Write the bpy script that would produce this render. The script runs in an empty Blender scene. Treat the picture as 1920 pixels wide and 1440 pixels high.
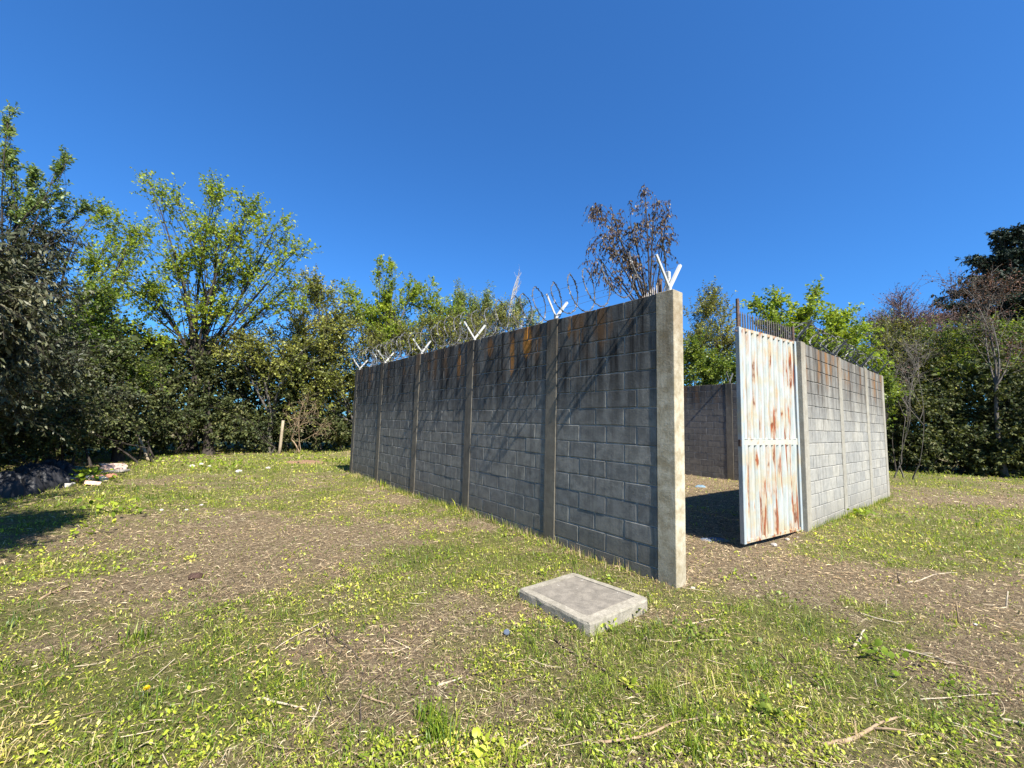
import bpy, math, random
import numpy as np
from mathutils import Vector, Matrix
PI = math.pi
random.seed(7)
rng = np.random.default_rng(7)

# ------------------------------------------------------------------ camera, sky, sun, exposure
scene = bpy.context.scene
COL = scene.collection
cam_data = bpy.data.cameras.new('camera')
cam_data.sensor_width = 36
cam_data.lens = 36 * 768.4 / 1920
cam_data.clip_start = 0.05
cam_data.clip_end = 2000
cam = bpy.data.objects.new('camera', cam_data)
COL.objects.link(cam)
cam.matrix_world = Matrix.Translation((0, 0, 1.554)) @ Matrix.Rotation(PI / 2 + 0.0942, 4, 'X') @ Matrix.Rotation(0.0265, 4, 'Z')
scene.camera = cam

A = 0.671                                            # heading of the enclosure
DL = Vector((-math.sin(A), math.cos(A), 0))          # along the long left wall, away from the camera
DR = Vector((math.cos(A), math.sin(A), 0))           # along the gate side, away to the right
ALPHA, ELEV = math.radians(6.2), math.radians(50)
LD = (DL * math.cos(ALPHA) + DR * math.sin(ALPHA))   # horizontal heading of the sunlight
LIGHT = Vector((LD.x * math.cos(ELEV), LD.y * math.cos(ELEV), -math.sin(ELEV)))
sun_data = bpy.data.lights.new('sun', 'SUN')
sun_data.energy = 5.0
sun_data.angle = math.radians(0.5)
sun_data.color = (1.0, 0.955, 0.87)
sun = bpy.data.objects.new('sun', sun_data)
COL.objects.link(sun)
sun.rotation_euler = LIGHT.to_track_quat('-Z', 'Y').to_euler()
sun.location = (8, -14, 20)
world = bpy.data.worlds.new('World')
scene.world = world
world.use_nodes = True
wn, wl = world.node_tree.nodes, world.node_tree.links
bg = wn['Background']
sky = wn.new('ShaderNodeTexSky')
sky.sky_type = 'NISHITA'
sky.sun_disc = False
sky.sun_elevation = ELEV
sky.sun_rotation = math.atan2(-LD.x, -LD.y)
sky.air_density = 1.0
sky.dust_density = 0.8
sky.ozone_density = 3.0
sky.altitude = 300
gm = wn.new('ShaderNodeGamma'); gm.inputs[1].default_value = 0.92
tn = wn.new('ShaderNodeMix'); tn.data_type = 'RGBA'; tn.blend_type = 'MULTIPLY'; tn.inputs[0].default_value = 1.0
tn.inputs[7].default_value = (0.27, 0.67, 1.13, 1)
wl.new(sky.outputs[0], gm.inputs[0]); wl.new(gm.outputs[0], tn.inputs[6]); wl.new(tn.outputs[2], bg.inputs[0])
bg.inputs[1].default_value = 0.088
scene.view_settings.view_transform = 'Standard'
scene.view_settings.look = 'None'
scene.view_settings.gamma = 1
scene.view_settings.use_curve_mapping = False
scene.view_settings.exposure = 1.3
scene.render.engine = 'CYCLES'
scene.cycles.max_bounces = 6
scene.cycles.diffuse_bounces = 3
scene.cycles.transmission_bounces = 3
scene.cycles.use_denoising = True

# ------------------------------------------------------------------ helpers
def tag(o, label=None, cat=None, group=None, kind=None):
    if label: o['label'] = label
    if cat: o['category'] = cat
    if group: o['group'] = group
    if kind: o['kind'] = kind
    return o

def empty(name, loc=(0, 0, 0), rz=0.0):
    o = bpy.data.objects.new(name, None)
    o.empty_display_size = 0.2
    COL.objects.link(o)
    o.location = loc
    o.rotation_euler = (0, 0, rz)
    return o

def link(name, me, parent=None, loc=(0, 0, 0), rot=(0, 0, 0)):
    o = bpy.data.objects.new(name, me)
    COL.objects.link(o)
    o.parent = parent
    o.location = loc
    o.rotation_euler = rot
    return o

def mesh_np(name, V, Fq, mat=None, attrs=None, smooth=False):
    V = np.ascontiguousarray(V, np.float32).reshape(-1, 3)
    Fq = np.ascontiguousarray(Fq, np.int32)
    k = Fq.shape[1]
    me = bpy.data.meshes.new(name)
    me.vertices.add(len(V)); me.vertices.foreach_set('co', V.ravel())
    me.loops.add(Fq.size); me.loops.foreach_set('vertex_index', Fq.ravel())
    me.polygons.add(len(Fq))
    me.polygons.foreach_set('loop_start', np.arange(0, Fq.size, k, dtype=np.int32))
    me.polygons.foreach_set('loop_total', np.full(len(Fq), k, np.int32))
    if smooth: me.polygons.foreach_set('use_smooth', np.ones(len(Fq), bool))
    for n, a in (attrs or {}).items():
        at = me.attributes.new(n, 'FLOAT', 'POINT')
        at.data.foreach_set('value', np.ascontiguousarray(a, np.float32).ravel())
    me.update(calc_edges=True)
    if mat: me.materials.append(mat)
    return me

class MB:
    """collects shapes, ends as one mesh"""
    def __init__(s): s.v = []; s.f = []
    def add(s, vs, fs):
        o = len(s.v); s.v += [tuple(p) for p in vs]; s.f += [tuple(i + o for i in f) for f in fs]
    def box(s, x0, x1, y0, y1, z0, z1, jit=0.0):
        j = (lambda: random.uniform(-jit, jit)) if jit else (lambda: 0.0)
        vs = [(x + j(), y + j(), z + j()) for z in (z0, z1) for x, y in ((x0, y0), (x1, y0), (x1, y1), (x0, y1))]
        s.add(vs, [(3, 2, 1, 0), (4, 5, 6, 7), (0, 1, 5, 4), (1, 2, 6, 5), (2, 3, 7, 6), (3, 0, 4, 7)])
    def bevel_box(s, x0, x1, y0, y1, z0, z1, b, jit=0.0):
        """box with chamfered edges and cut corners, 24 vertices"""
        X, Y, Z = (x0, x1), (y0, y1), (z0, z1)
        vs = []; idx = {}
        for i in (0, 1):
            for j in (0, 1):
                for k in (0, 1):
                    c = (X[i], Y[j], Z[k]); sg = (1 - 2 * i, 1 - 2 * j, 1 - 2 * k)
                    o = [random.uniform(-jit, jit) for _ in range(3)]
                    for ax in range(3):      # the point on the face normal to axis ax
                        p = [c[a] + (0 if a == ax else sg[a] * b) + o[a] * (0 if a == ax else 1) for a in range(3)]
                        idx[(i, j, k, ax)] = len(vs); vs.append(p)
        fs = []
        for ax in range(3):
            a, b2 = [q for q in range(3) if q != ax]
            for sd in (0, 1):
                loop = []
                for (u, w) in ((0, 0), (1, 0), (1, 1), (0, 1)):
                    key = [0, 0, 0]; key[ax] = sd; key[a] = u; key[b2] = w
                    loop.append(idx[(key[0], key[1], key[2], ax)])
                fs.append(loop)
        for ax in range(3):                  # edges running along axis ax
            a, b2 = [q for q in range(3) if q != ax]
            for u in (0, 1):
                for w in (0, 1):
                    k0 = [0, 0, 0]; k0[a] = u; k0[b2] = w; k1 = list(k0); k1[ax] = 1
                    fs.append([idx[(*k0, a)], idx[(*k0, b2)], idx[(*k1, b2)], idx[(*k1, a)]])
        for i in (0, 1):
            for j in (0, 1):
                for k in (0, 1):
                    fs.append([idx[(i, j, k, 0)], idx[(i, j, k, 1)], idx[(i, j, k, 2)]])
        s.add(vs, fs)
    def tube(s, pts, rads, n=8, caps=True):
        pts = [Vector(p) for p in pts]; vs = []; fs = []
        if not hasattr(rads, '__len__'): rads = [rads] * len(pts)
        for i, p in enumerate(pts):
            t = (pts[min(i + 1, len(pts) - 1)] - pts[max(i - 1, 0)]).normalized()
            ref = Vector((0, 0, 1)) if abs(t.z) < 0.9 else Vector((1, 0, 0))
            u = t.cross(ref).normalized(); w = t.cross(u)
            for q in range(n):
                a = 2 * PI * q / n
                vs.append(p + (u * math.cos(a) + w * math.sin(a)) * rads[i])
        for i in range(len(pts) - 1):
            for q in range(n):
                fs.append((i * n + q, i * n + (q + 1) % n, (i + 1) * n + (q + 1) % n, (i + 1) * n + q))
        if caps: fs.append(tuple(range(n - 1, -1, -1))); fs.append(tuple(range((len(pts) - 1) * n, len(pts) * n)))
        s.add(vs, fs)
    def mesh(s, name, mat=None, smooth=False, fix=True):
        me = bpy.data.meshes.new(name)
        me.from_pydata(s.v, [], s.f)
        if fix:
            import bmesh
            bm = bmesh.new(); bm.from_mesh(me); bmesh.ops.recalc_face_normals(bm, faces=bm.faces); bm.to_mesh(me); bm.free()
        if smooth: me.polygons.foreach_set('use_smooth', [True] * len(me.polygons))
        me.update()
        if mat: me.materials.append(mat)
        return me
    def build(s, name, mat, parent=None, loc=(0, 0, 0), rot=(0, 0, 0), smooth=False):
        return link(name, s.mesh(name, mat, smooth), parent, loc, rot)

TAB = rng.random((256, 256))
def vnoise(x, y, f=1.0, ox=0.0):
    x = np.asarray(x, float) * f + 100.3 + ox; y = np.asarray(y, float) * f + 57.1 + ox * 1.7
    xi = np.floor(x).astype(int); yi = np.floor(y).astype(int); u = x - xi; v = y - yi
    u = u * u * (3 - 2 * u); v = v * v * (3 - 2 * v)
    a = TAB[xi % 256, yi % 256]; b = TAB[(xi + 1) % 256, yi % 256]; c = TAB[xi % 256, (yi + 1) % 256]; d = TAB[(xi + 1) % 256, (yi + 1) % 256]
    return (a * (1 - u) + b * u) * (1 - v) + (c * (1 - u) + d * u) * v
def fbm(x, y, f=1.0, ox=0.0, n=4):
    s = 0; a = 0.5; t = 0
    for i in range(n):
        s = s + a * vnoise(x, y, f * 2 ** i, ox + i * 13.7); t += a; a *= 0.55
    return s / t
def smooth(e0, e1, x):
    t = np.clip((x - e0) / (e1 - e0), 0, 1); return t * t * (3 - 2 * t)

# ------------------------------------------------------------------ materials
class NT:
    def __init__(s, name):
        s.m = bpy.data.materials.new(name); s.m.use_nodes = True
        s.n = s.m.node_tree.nodes; s.l = s.m.node_tree.links
        s.p = s.n['Principled BSDF']; s.out = s.n['Material Output']
    def new(s, t, **kw):
        n = s.n.new(t)
        for k, v in kw.items(): setattr(n, k, v)
        return n
    def set(s, sock, v):
        if hasattr(v, 'is_output') or isinstance(v, bpy.types.NodeSocket): s.l.new(v, sock)
        else: sock.default_value = v
    def pos(s): return s.new('ShaderNodeNewGeometry').outputs['Position']
    def objc(s): return s.new('ShaderNodeTexCoord').outputs['Object']
    def math(s, op, a, b=0.0, c=0.0, clamp=False):
        n = s.new('ShaderNodeMath', operation=op, use_clamp=clamp)
        s.set(n.inputs[0], a); s.set(n.inputs[1], b); s.set(n.inputs[2], c); return n.outputs[0]
    def sep(s, v): n = s.new('ShaderNodeSeparateXYZ'); s.l.new(v, n.inputs[0]); return n.outputs
    def comb(s, x, y, z):
        n = s.new('ShaderNodeCombineXYZ')
        for i, q in enumerate((x, y, z)): s.set(n.inputs[i], q)
        return n.outputs[0]
    def dot(s, v, d):
        n = s.new('ShaderNodeVectorMath', operation='DOT_PRODUCT'); s.l.new(v, n.inputs[0]); n.inputs[1].default_value = d; return n.outputs['Value']
    def noise(s, v, scale, detail=4.0, rough=0.55, dist=0.0):
        n = s.new('ShaderNodeTexNoise'); s.set(n.inputs['Vector'], v)
        n.inputs['Scale'].default_value = scale; n.inputs['Detail'].default_value = detail
        n.inputs['Roughness'].default_value = rough; n.inputs['Distortion'].default_value = dist
        return n.outputs[0]
    def map(s, v, a, b, c=0.0, d=1.0):
        n = s.new('ShaderNodeMapRange', interpolation_type='SMOOTHSTEP'); s.set(n.inputs[0], v)
        for i, q in enumerate((a, b, c, d)): s.set(n.inputs[i + 1], q)
        return n.outputs[0]
    def mix(s, f, a, b, mode='MIX'):
        n = s.new('ShaderNodeMix', data_type='RGBA', blend_type=mode)
        s.set(n.inputs[0], f)
        for i, q in ((6, a), (7, b)):
            if isinstance(q, tuple): q = (*q, 1.0) if len(q) == 3 else q
            s.set(n.inputs[i], q)
        return n.outputs[2]
    def ramp(s, f, stops):
        n = s.new('ShaderNodeValToRGB'); s.l.new(f, n.inputs[0]); e = n.color_ramp.elements
        while len(e) < len(stops): e.new(0.5)
        for q, (p, c) in zip(e, stops): q.position = p; q.color = (*c, 1)
        return n.outputs[0]
    def bump(s, h, strength, dist=0.01, prev=None):
        n = s.new('ShaderNodeBump'); s.l.new(h, n.inputs['Height'])
        n.inputs['Strength'].default_value = strength; n.inputs['Distance'].default_value = dist
        if prev is not None: s.l.new(prev, n.inputs['Normal'])
        return n.outputs[0]
    def fin(s, col, rough=0.9, normal=None, spec=0.3, metal=0.0):
        s.set(s.p.inputs['Base Color'], (*col, 1.0) if isinstance(col, tuple) else col)
        s.set(s.p.inputs['Roughness'], rough)
        s.p.inputs['Specular IOR Level'].default_value = spec
        s.set(s.p.inputs['Metallic'], metal)
        if normal is not None: s.l.new(normal, s.p.inputs['Normal'])
        return s.m

def wall_mat(name, d, light, dark, mil, soot_z, soot_amt, lichen, spots=(), origin=(0, 0, 0), use_rand=True, moss=0.0):
    """weathered concrete: mildew running down from the top, rust-orange lichen, pale lime, gritty grain"""
    t = NT(name); P = t.pos(); z = t.sep(P)[2]
    along = t.math('SUBTRACT', t.dot(P, tuple(d)), Vector(origin).dot(Vector(d)))
    streak = t.noise(t.comb(t.math('MULTIPLY', along, 9.0), 0.0, t.math('MULTIPLY', z, 0.55)), 1.0, 5.0, 0.6)
    broad = t.noise(t.comb(t.math('MULTIPLY', along, 2.2), 3.0, t.math('MULTIPLY', z, 0.5)), 1.0, 3.0, 0.5)
    grain = t.noise(P, 130.0, 3.0, 0.7)
    blot = t.noise(P, 9.0, 5.0, 0.65)
    fine = t.noise(P, 38.0, 4.0, 0.7)
    c = t.mix(t.map(blot, 0.3, 0.7), dark, light)
    if use_rand:
        r = t.new('ShaderNodeObjectInfo').outputs['Random']
        c = t.mix(1.0, c, t.ramp(r, [(0.0, (0.84, 0.85, 0.87)), (0.5, (1.0, 1.0, 1.0)), (1.0, (1.12, 1.1, 1.06))]), 'MULTIPLY')
    top = t.map(t.math('ADD', z, t.math('MULTIPLY', broad, 1.3)), soot_z, soot_z + 1.1)
    st = t.map(streak, 0.38, 0.66)
    m = t.math('MULTIPLY', t.math('MULTIPLY', top, t.math('ADD', t.math('MULTIPLY', st, 0.62), 0.46)), soot_amt, clamp=True)
    c = t.mix(m, c, mil)
    lime = t.math('MULTIPLY', t.map(t.noise(t.comb(t.math('MULTIPLY', along, 26.0), 7.0, t.math('MULTIPLY', z, 2.2)), 1.0, 3.0), 0.56, 0.74), 0.28)
    c = t.mix(lime, c, tuple(min(1, v * 1.35) for v in light))
    st2 = t.map(t.noise(t.comb(t.math('MULTIPLY', along, 14.0), 21.0, t.math('MULTIPLY', z, 0.35)), 1.0, 4.0, 0.6), 0.5, 0.72)
    c = t.mix(t.math('MULTIPLY', st2, 0.65 * soot_amt), c, tuple(0.5 * (a + b) for a, b in zip(mil, dark)))
    lz = t.map(z, 2.0, 2.75)
    ln = t.map(t.noise(t.comb(t.math('MULTIPLY', along, 3.4), 11.0, t.math('MULTIPLY', z, 0.9)), 1.0, 4.0, 0.6), 0.50, 0.66)
    c = t.mix(t.math('MULTIPLY', t.math('MULTIPLY', lz, ln), lichen, clamp=True), c, (0.20, 0.10, 0.035))
    for (s0, z0, rs, rz, k) in spots:
        dx = t.math('DIVIDE', t.math('SUBTRACT', along, s0), rs); dz = t.math('DIVIDE', t.math('SUBTRACT', z, z0), rz)
        q = t.math('ADD', t.math('ADD', t.math('MULTIPLY', dx, dx), t.math('MULTIPLY', dz, dz)), t.math('MULTIPLY', t.math('SUBTRACT', fine, 0.5), 2.4))
        c = t.mix(t.math('MULTIPLY', t.map(q, 1.3, 0.25), k), c, (0.42, 0.17, 0.02))
    if moss:
        c = t.mix(t.math('MULTIPLY', t.map(t.math('ADD', z, t.math('MULTIPLY', blot, -0.6)), 0.25, -0.25), moss), c, (0.15, 0.12, 0.075))
    c = t.mix(t.map(grain, 0.2, 0.8, 0.0, 0.35), c, (0.05, 0.05, 0.048))
    c = t.mix(t.math('MULTIPLY', t.map(fine, 0.62, 0.8), 0.35), c, light)
    h = t.math('ADD', t.math('MULTIPLY', grain, 0.5), t.math('ADD', fine, t.math('MULTIPLY', blot, 0.8)))
    return t.fin(c, 0.93, t.bump(h, 0.55, 0.006), 0.2)

def simple(name, col, rough=0.6, var=0.25, scale=20, spec=0.3, metal=0.0, col2=None, bump=0.3):
    t = NT(name); P = t.objc(); n = t.noise(P, scale, 5.0, 0.65)
    c2 = col2 or tuple(v * (1 - var * 2) for v in col)
    c = t.mix(t.map(n, 0.3, 0.7), c2, col)
    return t.fin(c, rough, t.bump(n, bump, 0.004), spec, metal)

def leaf_mat(name, stops, rough=0.5, trans=0.35, spec=0.35, tint=(1.25, 1.3, 0.6)):
    t = NT(name)
    a = t.new('ShaderNodeAttribute', attribute_name='rnd')
    c = t.ramp(a.outputs['Fac'], stops)
    cl = t.noise(t.pos(), 0.9, 2.0)
    c = t.mix(1.0, c, t.ramp(cl, [(0.3, (0.68, 0.74, 0.72)), (0.7, (1.3, 1.2, 1.05))]), 'MULTIPLY')
    t.fin(c, rough, None, spec)
    tr = t.new('ShaderNodeBsdfTranslucent')
    t.l.new(t.mix(1.0, c, tint, 'MULTIPLY'), tr.inputs[0])
    mx = t.new('ShaderNodeMixShader'); mx.inputs[0].default_value = trans
    t.l.new(t.p.outputs[0], mx.inputs[1]); t.l.new(tr.outputs[0], mx.inputs[2]); t.l.new(mx.outputs[0], t.out.inputs[0])
    return t.m

def bark_mat(name, c1, c2, scale=14):
    t = NT(name); P = t.pos(); s = t.sep(P)
    n = t.noise(t.comb(s[0], s[1], t.math('MULTIPLY', s[2], 0.35)), scale, 5.0, 0.7)
    return t.fin(t.mix(t.map(n, 0.3, 0.7), c1, c2), 0.9, t.bump(n, 0.6, 0.01), 0.15)

P0 = Vector((1.6122, 4.0464, 0))
WALL_H = 2.95
CX = [0.1, 1.76, 3.78, 5.82, 7.86, 9.80]                        # column centres of the left wall
FX = [0.1, 2.13, 4.16, 5.79]                                     # column centres of the gate side, from its first column
SX = [0.0, 1.40, 3.43, 5.46, 7.49, 9.52]                         # inner right side
G0 = P0 + DR * 3.75

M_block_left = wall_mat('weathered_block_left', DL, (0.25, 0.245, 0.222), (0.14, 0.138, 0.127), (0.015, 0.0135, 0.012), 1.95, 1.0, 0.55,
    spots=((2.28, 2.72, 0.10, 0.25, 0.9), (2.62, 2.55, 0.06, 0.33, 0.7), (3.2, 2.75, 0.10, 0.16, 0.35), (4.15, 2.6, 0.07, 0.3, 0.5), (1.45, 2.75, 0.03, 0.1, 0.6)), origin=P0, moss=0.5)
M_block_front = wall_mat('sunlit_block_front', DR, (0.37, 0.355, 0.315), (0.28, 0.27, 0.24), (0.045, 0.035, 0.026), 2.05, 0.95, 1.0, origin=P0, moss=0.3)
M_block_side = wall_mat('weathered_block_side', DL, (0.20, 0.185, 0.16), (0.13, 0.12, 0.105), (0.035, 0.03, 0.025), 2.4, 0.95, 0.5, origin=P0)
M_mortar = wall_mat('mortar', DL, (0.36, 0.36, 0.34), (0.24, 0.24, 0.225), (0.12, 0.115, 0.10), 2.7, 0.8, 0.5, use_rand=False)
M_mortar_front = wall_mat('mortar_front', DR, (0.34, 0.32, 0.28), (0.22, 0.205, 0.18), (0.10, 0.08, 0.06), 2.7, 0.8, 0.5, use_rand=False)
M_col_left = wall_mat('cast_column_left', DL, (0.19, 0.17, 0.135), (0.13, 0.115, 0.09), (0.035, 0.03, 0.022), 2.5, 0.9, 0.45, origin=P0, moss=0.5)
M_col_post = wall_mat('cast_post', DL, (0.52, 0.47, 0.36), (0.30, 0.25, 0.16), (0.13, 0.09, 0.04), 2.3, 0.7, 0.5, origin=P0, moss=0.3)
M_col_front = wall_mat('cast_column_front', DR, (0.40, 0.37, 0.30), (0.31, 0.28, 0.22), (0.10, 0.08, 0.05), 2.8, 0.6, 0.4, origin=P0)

def steel_paint(name, rust_lo=0.56, rust_hi=0.68, base=(0.46, 0.455, 0.41), seed=0.0, vertical=True, groove_shade=False):
    t = NT(name); P = t.objc(); s = t.sep(P)
    v = t.comb(t.math('ADD', t.math('MULTIPLY', s[0], 11.0), seed), s[1], t.math('MULTIPLY', s[2], 1.1 if vertical else 7.0))
    n1 = t.noise(v, 1.0, 6.0, 0.62, 0.4); n2 = t.noise(t.comb(t.math('MULTIPLY', s[0], 30.0), seed, t.math('MULTIPLY', s[2], 3.0)), 1.0, 5.0, 0.7)
    n3 = t.noise(P, 3.2, 3.0)
    c = t.mix(t.map(n2, 0.35, 0.7), base, tuple(v * f for v, f in zip(base, (0.70, 0.80, 0.84))))
    c = t.mix(t.math('MULTIPLY', t.map(n3, 0.45, 0.65), 0.6), c, (0.40, 0.34, 0.20))
    edge = t.map(n1, rust_lo - 0.07, rust_lo + 0.02)
    c = t.mix(t.math('MULTIPLY', edge, 0.5), c, (0.42, 0.22, 0.08))
    rust = t.math('MULTIPLY', t.map(n1, rust_lo, rust_hi), t.map(n2, 0.25, 0.5))
    rc = t.mix(t.map(n2, 0.4, 0.65), (0.10, 0.028, 0.012), (0.30, 0.075, 0.022))
    if groove_shade:
        c = t.mix(t.math('MULTIPLY', t.map(s[1], 0.006, -0.012), t.map(n2, 0.2, 0.6, 0.45, 0.9)), c, (0.20, 0.19, 0.155))  # shade painted into the recessed grooves, streaked, so the ribs stand out
    c = t.mix(rust, c, rc)
    return t.fin(c, t.math('ADD', t.math('MULTIPLY', rust, 0.4), 0.45), t.bump(n2, 0.25, 0.004), 0.35)
M_sheet = steel_paint('rust_streaked_white_sheet', 0.565, 0.62, (0.43, 0.435, 0.40), groove_shade=True)
M_midrail = steel_paint('plain_pale_rail', 0.66, 0.74, (0.44, 0.42, 0.35), 9.0, False)
M_frame = steel_paint('faded_white_steel', 0.66, 0.74, (0.36, 0.385, 0.39), 4.0)
M_rail = steel_paint('yellowed_rail', 0.50, 0.64, (0.40, 0.37, 0.28), 9.0, False)
M_rustbar = simple('rusty_iron', (0.17, 0.10, 0.07), 0.8, 0.3, 30, col2=(0.06, 0.045, 0.04))
M_spike = simple('dull_spike_iron', (0.13, 0.11, 0.10), 0.7, 0.3, 40, col2=(0.055, 0.045, 0.04))
M_spike_white = simple('white_spike_paint', (0.45, 0.43, 0.38), 0.6, 0.2, 20, col2=(0.30, 0.20, 0.13))
M_bracket = simple('flaking_white_bracket', (0.42, 0.42, 0.39), 0.55, 0.2, 25, col2=(0.42, 0.40, 0.36))
M_bracket_dark = simple('grey_bracket_steel', (0.12, 0.12, 0.115), 0.6, 0.2, 25)
M_wire = simple('dark_razor_wire', (0.15, 0.15, 0.145), 0.45, 0.2, 6, metal=0.3, col2=(0.09, 0.08, 0.07))
M_wire_galv = simple('galvanised_wire', (0.42, 0.43, 0.42), 0.4, 0.2, 30, metal=0.4, col2=(0.2, 0.2, 0.19))

# ------------------------------------------------------------------ ground
WIN = np.array([P0.x, P0.y])
dl2, dr2 = np.array([DL.x, DL.y]), np.array([DR.x, DR.y])
def inside(x, y, m=0.0):
    qx, qy = np.asarray(x) - WIN[0], np.asarray(y) - WIN[1]
    s = qx * dl2[0] + qy * dl2[1]; r = qx * dr2[0] + qy * dr2[1]
    return (s > m) & (s < 9.92 - m) & (r > m) & (r < 9.64 - m)
# bare brown patches and lush green ones: (x, y, radius x, radius y, weight)
PATCH = [
 (*(-3.68, 5.59), 1.6, 1.1, -0.75), (*(-3.22, 3.97), 1.0, 0.45, -0.61), (*(-2.69, 5.43), 1.1, 1.0, -0.45), (*(-1.07, 2.85), 0.5, 0.35, -0.56),
 (*(2.74, 4.86), 1.2, 0.55, -0.81), (*(11.77, 10.29), 3.0, 0.8, -0.72), (*(4.50, 4.23), 1.6, 0.75, -0.75), (*(3.38, 4.43), 0.8, 0.4, -0.51),
 (*(-0.19, 6.39), 0.7, 0.45, -0.61), (*(-1.79, 8.07), 0.9, 0.4, -0.40), (*(-0.30, 3.50), 0.45, 0.3, -0.30), (*(-0.13, 2.42), 0.35, 0.2, -0.40),
 (*(-3.00, 2.76), 0.5, 0.2, -0.30), (*(1.34, 3.59), 0.35, 0.18, -0.61), (*(3.41, 3.06), 0.9, 0.3, -0.40), (*(4.79, 6.92), 0.9, 0.5, -0.61),
 (*(-8.23, 12.71), 2.4, 1.3, 0.6), (*(-2.09, 2.44), 0.75, 0.38, 0.75), (*(-2.18, 2.06), 0.5, 0.25, 0.5), (*(6.77, 6.62), 1.3, 0.7, 0.9), (*(7.91, 6.73), 2.0, 0.6, 0.6),
 (*(16.23, 15.91), 3.0, 0.5, 0.5), (*(-0.61, 4.78), 0.7, 0.5, 0.4), (*(2.37, 3.47), 0.7, 0.35, 0.45), (*(1.05, 2.43), 1.2, 0.4, 0.3), (*(0.96, 3.08), 0.4, 0.2, 0.5),
 (*(-6.60, 7.93), 1.4, 0.9, 0.5), (*(-4.33, 4.32), 1.2, 0.6, 0.3)]
def green(x, y):
    g = 0.71 + (fbm(x, y, 0.9, 3.1) - 0.5) * 0.9 + (fbm(x, y, 4.5, 9.3) - 0.5) * 1.1 + (fbm(x, y, 17.0, 19.3, 2) - 0.5) * 0.8
    for (px, py, rx, ry, w) in PATCH:
        q = ((x - px) / rx) ** 2 + ((y - py) / ry) ** 2
        g = g + w * np.exp(-q)
    g = np.where(inside(x, y), g - 0.55, g)
    return np.clip(g, 0, 1)
def height(x, y):
    r = np.hypot(x, y)
    h = (fbm(x, y, 0.35, 21.0, 3) - 0.5) * 0.10 + (fbm(x, y, 3.0, 5.0, 3) - 0.5) * 0.035
    fade = 1.0
    qx, qy = x - WIN[0], y - WIN[1]
    s = qx * dl2[0] + qy * dl2[1]; rr = qx * dr2[0] + qy * dr2[1]
    # soil banked lightly against the foot of the walls
    d1 = np.where((s > -0.3) & (s < 10), np.abs(rr), 9.0); d2 = np.where((rr > 3.4) & (rr < 9.9), np.abs(s), 9.0)
    h = h + 0.045 * np.exp(-(np.minimum(d1, d2) / 0.22) ** 2)
    return h - 0.01

def make_ground():
    n = 270
    u = np.linspace(-1, 1, n)
    g = np.sinh(u * 5.2) / math.sinh(5.2) * 420
    X, Y = np.meshgrid(g, g + 4.0, indexing='ij')
    Z = height(X, Y) * np.exp(-(np.hypot(X, Y) / 120) ** 2)
    Z += (fbm(X, Y, 14.0, 2.0, 2) - 0.5) * 0.02 * np.exp(-(np.hypot(X, Y) / 7) ** 2)
    V = np.stack([X, Y, Z], -1).reshape(-1, 3)
    i = np.arange(n * n).reshape(n, n)
    Fq = np.stack([i[:-1, :-1], i[1:, :-1], i[1:, 1:], i[:-1, 1:]], -1).reshape(-1, 4)
    t = NT('lawn_soil'); P = t.pos()
    gr = t.new('ShaderNodeAttribute', attribute_name='green').outputs['Fac']
    n1 = t.noise(P, 22.0, 6.0, 0.75); n2 = t.noise(P, 90.0, 4.0, 0.8, 1.5); n3 = t.noise(P, 5.0, 4.0, 0.6)
    s = t.sep(P)
    st = t.noise(t.comb(t.math('ADD', t.math('MULTIPLY', s[0], 45.0), t.math('MULTIPLY', s[1], 20.0)), t.math('MULTIPLY', s[1], 160.0), 0.0), 1.0, 3.0, 0.7, 0.8)
    soil = t.mix(t.map(n1, 0.35, 0.7), (0.095, 0.070, 0.042), (0.34, 0.265, 0.165))
    soil = t.mix(t.map(st, 0.5, 0.72), soil, (0.44, 0.35, 0.23))
    soil = t.mix(t.map(n2, 0.55, 0.75), soil, (0.42, 0.32, 0.21))
    lawn = t.mix(t.map(n2, 0.35, 0.65), (0.045, 0.058, 0.016), (0.21, 0.23, 0.05))
    lawn = t.mix(t.map(n1, 0.55, 0.75), lawn, (0.24, 0.20, 0.10))
    f = t.map(t.math('ADD', gr, t.math('MULTIPLY', t.math('SUBTRACT', n1, 0.5), 1.2)), 0.3, 1.0, 0.0, 0.8)
    c = t.mix(f, soil, lawn)
    c = t.mix(1.0, c, t.ramp(t.noise(P, 55.0, 5.0, 0.8), [(0.35, (0.55, 0.52, 0.5)), (0.62, (1.25, 1.22, 1.18))]), 'MULTIPLY')
    h = t.math('ADD', n1, t.math('MULTIPLY', n2, 0.6))
    m = t.fin(c, 0.95, t.bump(h, 1.0, 0.035), 0.1)
    me = mesh_np('ground', V, Fq, m, {'green': green(V[:, 0], V[:, 1])}, smooth=True)
    o = link('ground', me); tag(o, kind='structure')
make_ground()

def scatter(n, r0, r1, amin=-1.27, amax=1.27):
    a = rng.uniform(amin, amax, n); r = r0 * (r1 / r0) ** rng.random(n)
    return np.sin(a) * r, np.cos(a) * r, r

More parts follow.
